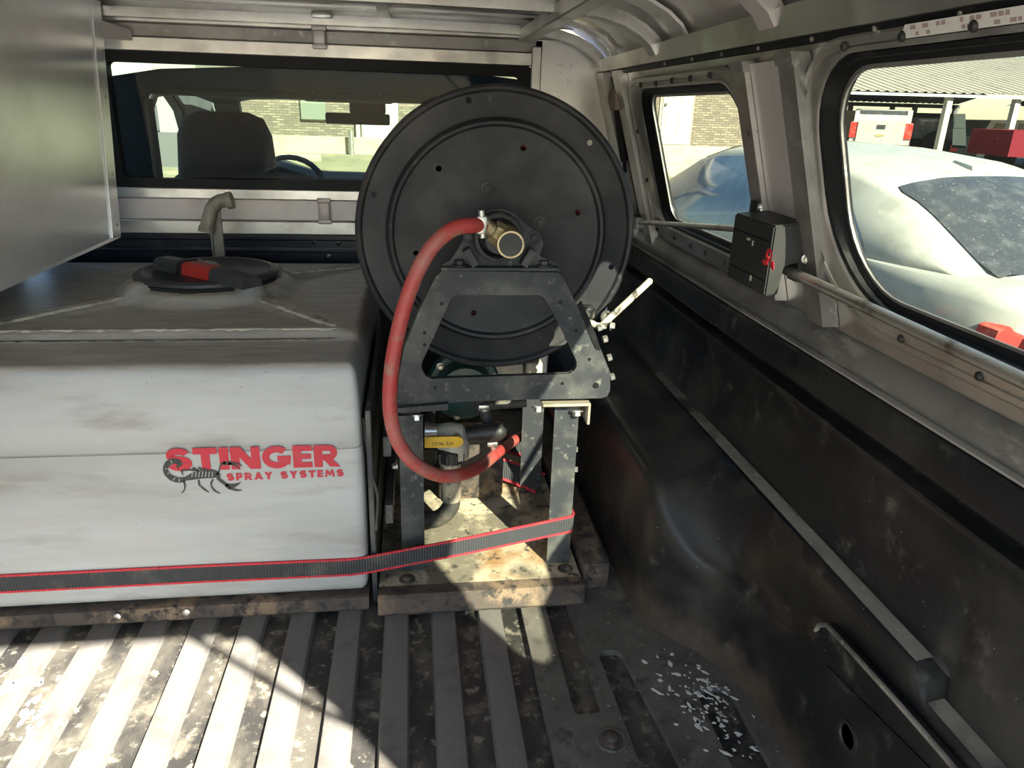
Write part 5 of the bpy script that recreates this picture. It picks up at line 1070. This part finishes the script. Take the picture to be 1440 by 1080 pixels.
vehicle('van', 'long cream van parked behind the white pickup', 'van', c, (-.98, -.12), 5.0, 1.9, zg, [(0, .4), (0, 1.2), (.12, 2.0), (4.6, 2.05), (5.0, 1.2), (5.0, .4)], CARCREAM, [[(.3, 1.25), (1.3, 1.25), (1.2, 1.85), (.4, 1.85)], [(1.45, 1.25), (3.3, 1.25), (3.3, 1.85), (1.45, 1.85)], [(3.45, 1.25), (4.6, 1.25), (4.5, 1.85), (3.45, 1.85)]], None, False)
D = 23.5; c = atD(1311, 190, D); zg = gnd(D, 1308, 158, 1.95)
t, P = vehicle('off_roader', 'boxy dark green off road vehicle facing away under the carport', 'car', c, (c.x, c.y), 4.0, 1.5, zg, [(0, .45), (0, 1.9), (2.3, 1.95), (2.7, 1.2), (4.0, 1.1), (4.0, .45)], CARDARK, [[(.3, 1.25), (1.1, 1.25), (1.1, 1.8), (.3, 1.8)], [(1.2, 1.25), (2.2, 1.25), (2.1, 1.8), (1.2, 1.8)]], (0, .62, 1.15, 1.78), (.8, 1.0))
mb = MB(); mb.lathe([(.2, -.02), (.36, -.02), (.38, -.06), (.38, -.16), (.36, -.2), (.1, -.2)], P(0, .1, 1.0), P(1, 0, 0) - P(0, 0, 0), 24); mb.build('spare_wheel', TYRE, t)
D = 19.0; c = atD(1349, 190, D); t = thing('open_van_door', 'dark open vehicle door standing out beside the carport post', 'door', (c.x, c.y, -.5))
a, b = atD(1340, 208, D), atD(1358, 161, D); Yd = V((.1, .1, 0))
def dq(u0, u1, v0, v1, o): return [atD(u0, v1, D) + Yd * o, atD(u1, v1, D) + Yd * o, atD(u1 - 1, v0, D) + Yd * o, atD(u0 + 2, v0, D) + Yd * o]
mb = MB(); mb.hexa(dq(1339, 1358, 160, 208, 0), dq(1339, 1358, 160, 208, .6)); dr = mb.build('door', CARDARK, t, smooth=False)
mb = MB(); mb.hexa(dq(1341, 1356, 163, 180, -.15), dq(1341, 1356, 163, 180, 0)); mb.build('pane', CARDARK, t, smooth=False)
D = 28; c = atD(1360, 185, D); zg = gnd(D, 1390, 167, 1.75)
vehicle('suv', 'white SUV with dark side windows far beyond the carport post', 'car', c, (.95, -.12), 4.6, 1.85, zg, [(0, .4), (0, 1.1), (.25, 1.7), (2.6, 1.75), (3.4, 1.15), (4.6, 1.0), (4.6, .4)], CARW, [[(.3, 1.15), (1.2, 1.15), (1.2, 1.6), (.45, 1.6)], [(1.3, 1.15), (2.1, 1.15), (2.05, 1.62), (1.3, 1.62)], [(2.2, 1.15), (3.2, 1.15), (2.6, 1.62), (2.2, 1.62)]], None, (.9, 1.2))
D = 17.6; c = atD(1391, 200, D); zg = gnd(D, 1420, 181, 1.05)
vehicle('pickup_truck', 'dark red pickup truck with its bed side turned to us', 'truck', c, (.97, -.2), 5.2, 1.85, zg, [(0, .45), (0, 1.02), (2.1, 1.05), (2.15, 1.65), (3.2, 1.68), (3.9, 1.1), (5.1, 1.0), (5.2, .45)], CARRED, [[(2.4, 1.12), (3.6, 1.12), (3.1, 1.6), (2.4, 1.6)]], None, False)

# ------------------------------------------------------------------ carport
A = atD(1120, 125, 20); B = atD(2200, 156, 20); ax = (B - A); Lc = ax.length; ax.normalize()
t = thing('carport', 'long open carport with a pale corrugated metal roof across the lot', 'carport', ((A.x + B.x) / 2, (A.y + B.y) / 2 + 5, -.5))
n = int(Lc / .15); RUN, RISE = 6.6, 1.42
def sheet(y0, z0, y1, z1, s0, s1, M_, nm, th=.05):
    mb = MB(); rows = []
    for y, z in ((y0, z0), (y1, z1)):
        row = []
        k0, k1 = int(s0 / .26), int(s1 / .26)
        for k in range(k0, k1):
            for ds, dz in ((0, 0), (.07, 0), (.10, .035), (.16, .035), (.19, 0)): row.append(A + ax * (k * .26 + ds) + V((0, y, z + dz)))
        rows.append(row)
    mb.grid(rows); return mb.build(nm, M_, t, smooth=False)
sheet(0, 0, RUN, RISE, 0, Lc, ROOFM, 'roof_sheet'); sheet(RUN, RISE, 2 * RUN, 0, 0, 13.6, ROOFU, 'roof_sheet'); sheet(RUN, RISE, 2 * RUN, 0, 15.7, Lc, ROOFU, 'roof_sheet')
mb = MB(); mb.bar([A + V((0, .03, -.06)), B + V((0, .03, -.06))], (0, 1, 0), .05, .07); mb.build('fascia', TRIM_BLUE, t, smooth=False)
mb = MB(); mb.bar([A + V((0, 2 * RUN, -.1)), A + ax * 13.6 + V((0, 2 * RUN, -.1))], (0, 1, 0), .08, .16); mb.build('rear_beam', ROOFU, t, smooth=False)
for u, D in ((1336, 20.2), (1432, 20.2)):
    p = atD(u, 132, D); mb = MB(); mb.box(p.x - .08, p.x + .08, p.y - .08, p.y + .08, -1.0, A.z - .08); mb.build('post', POSTM, t, smooth=False)
for u in (1197, 1256, 1288, 1345):
    p = atD(u, 146, 32); mb = MB(); mb.box(p.x - .08, p.x + .08, p.y - .08, p.y + .08, -1.0, A.z); mb.build('post', ROOFU, t, smooth=False)
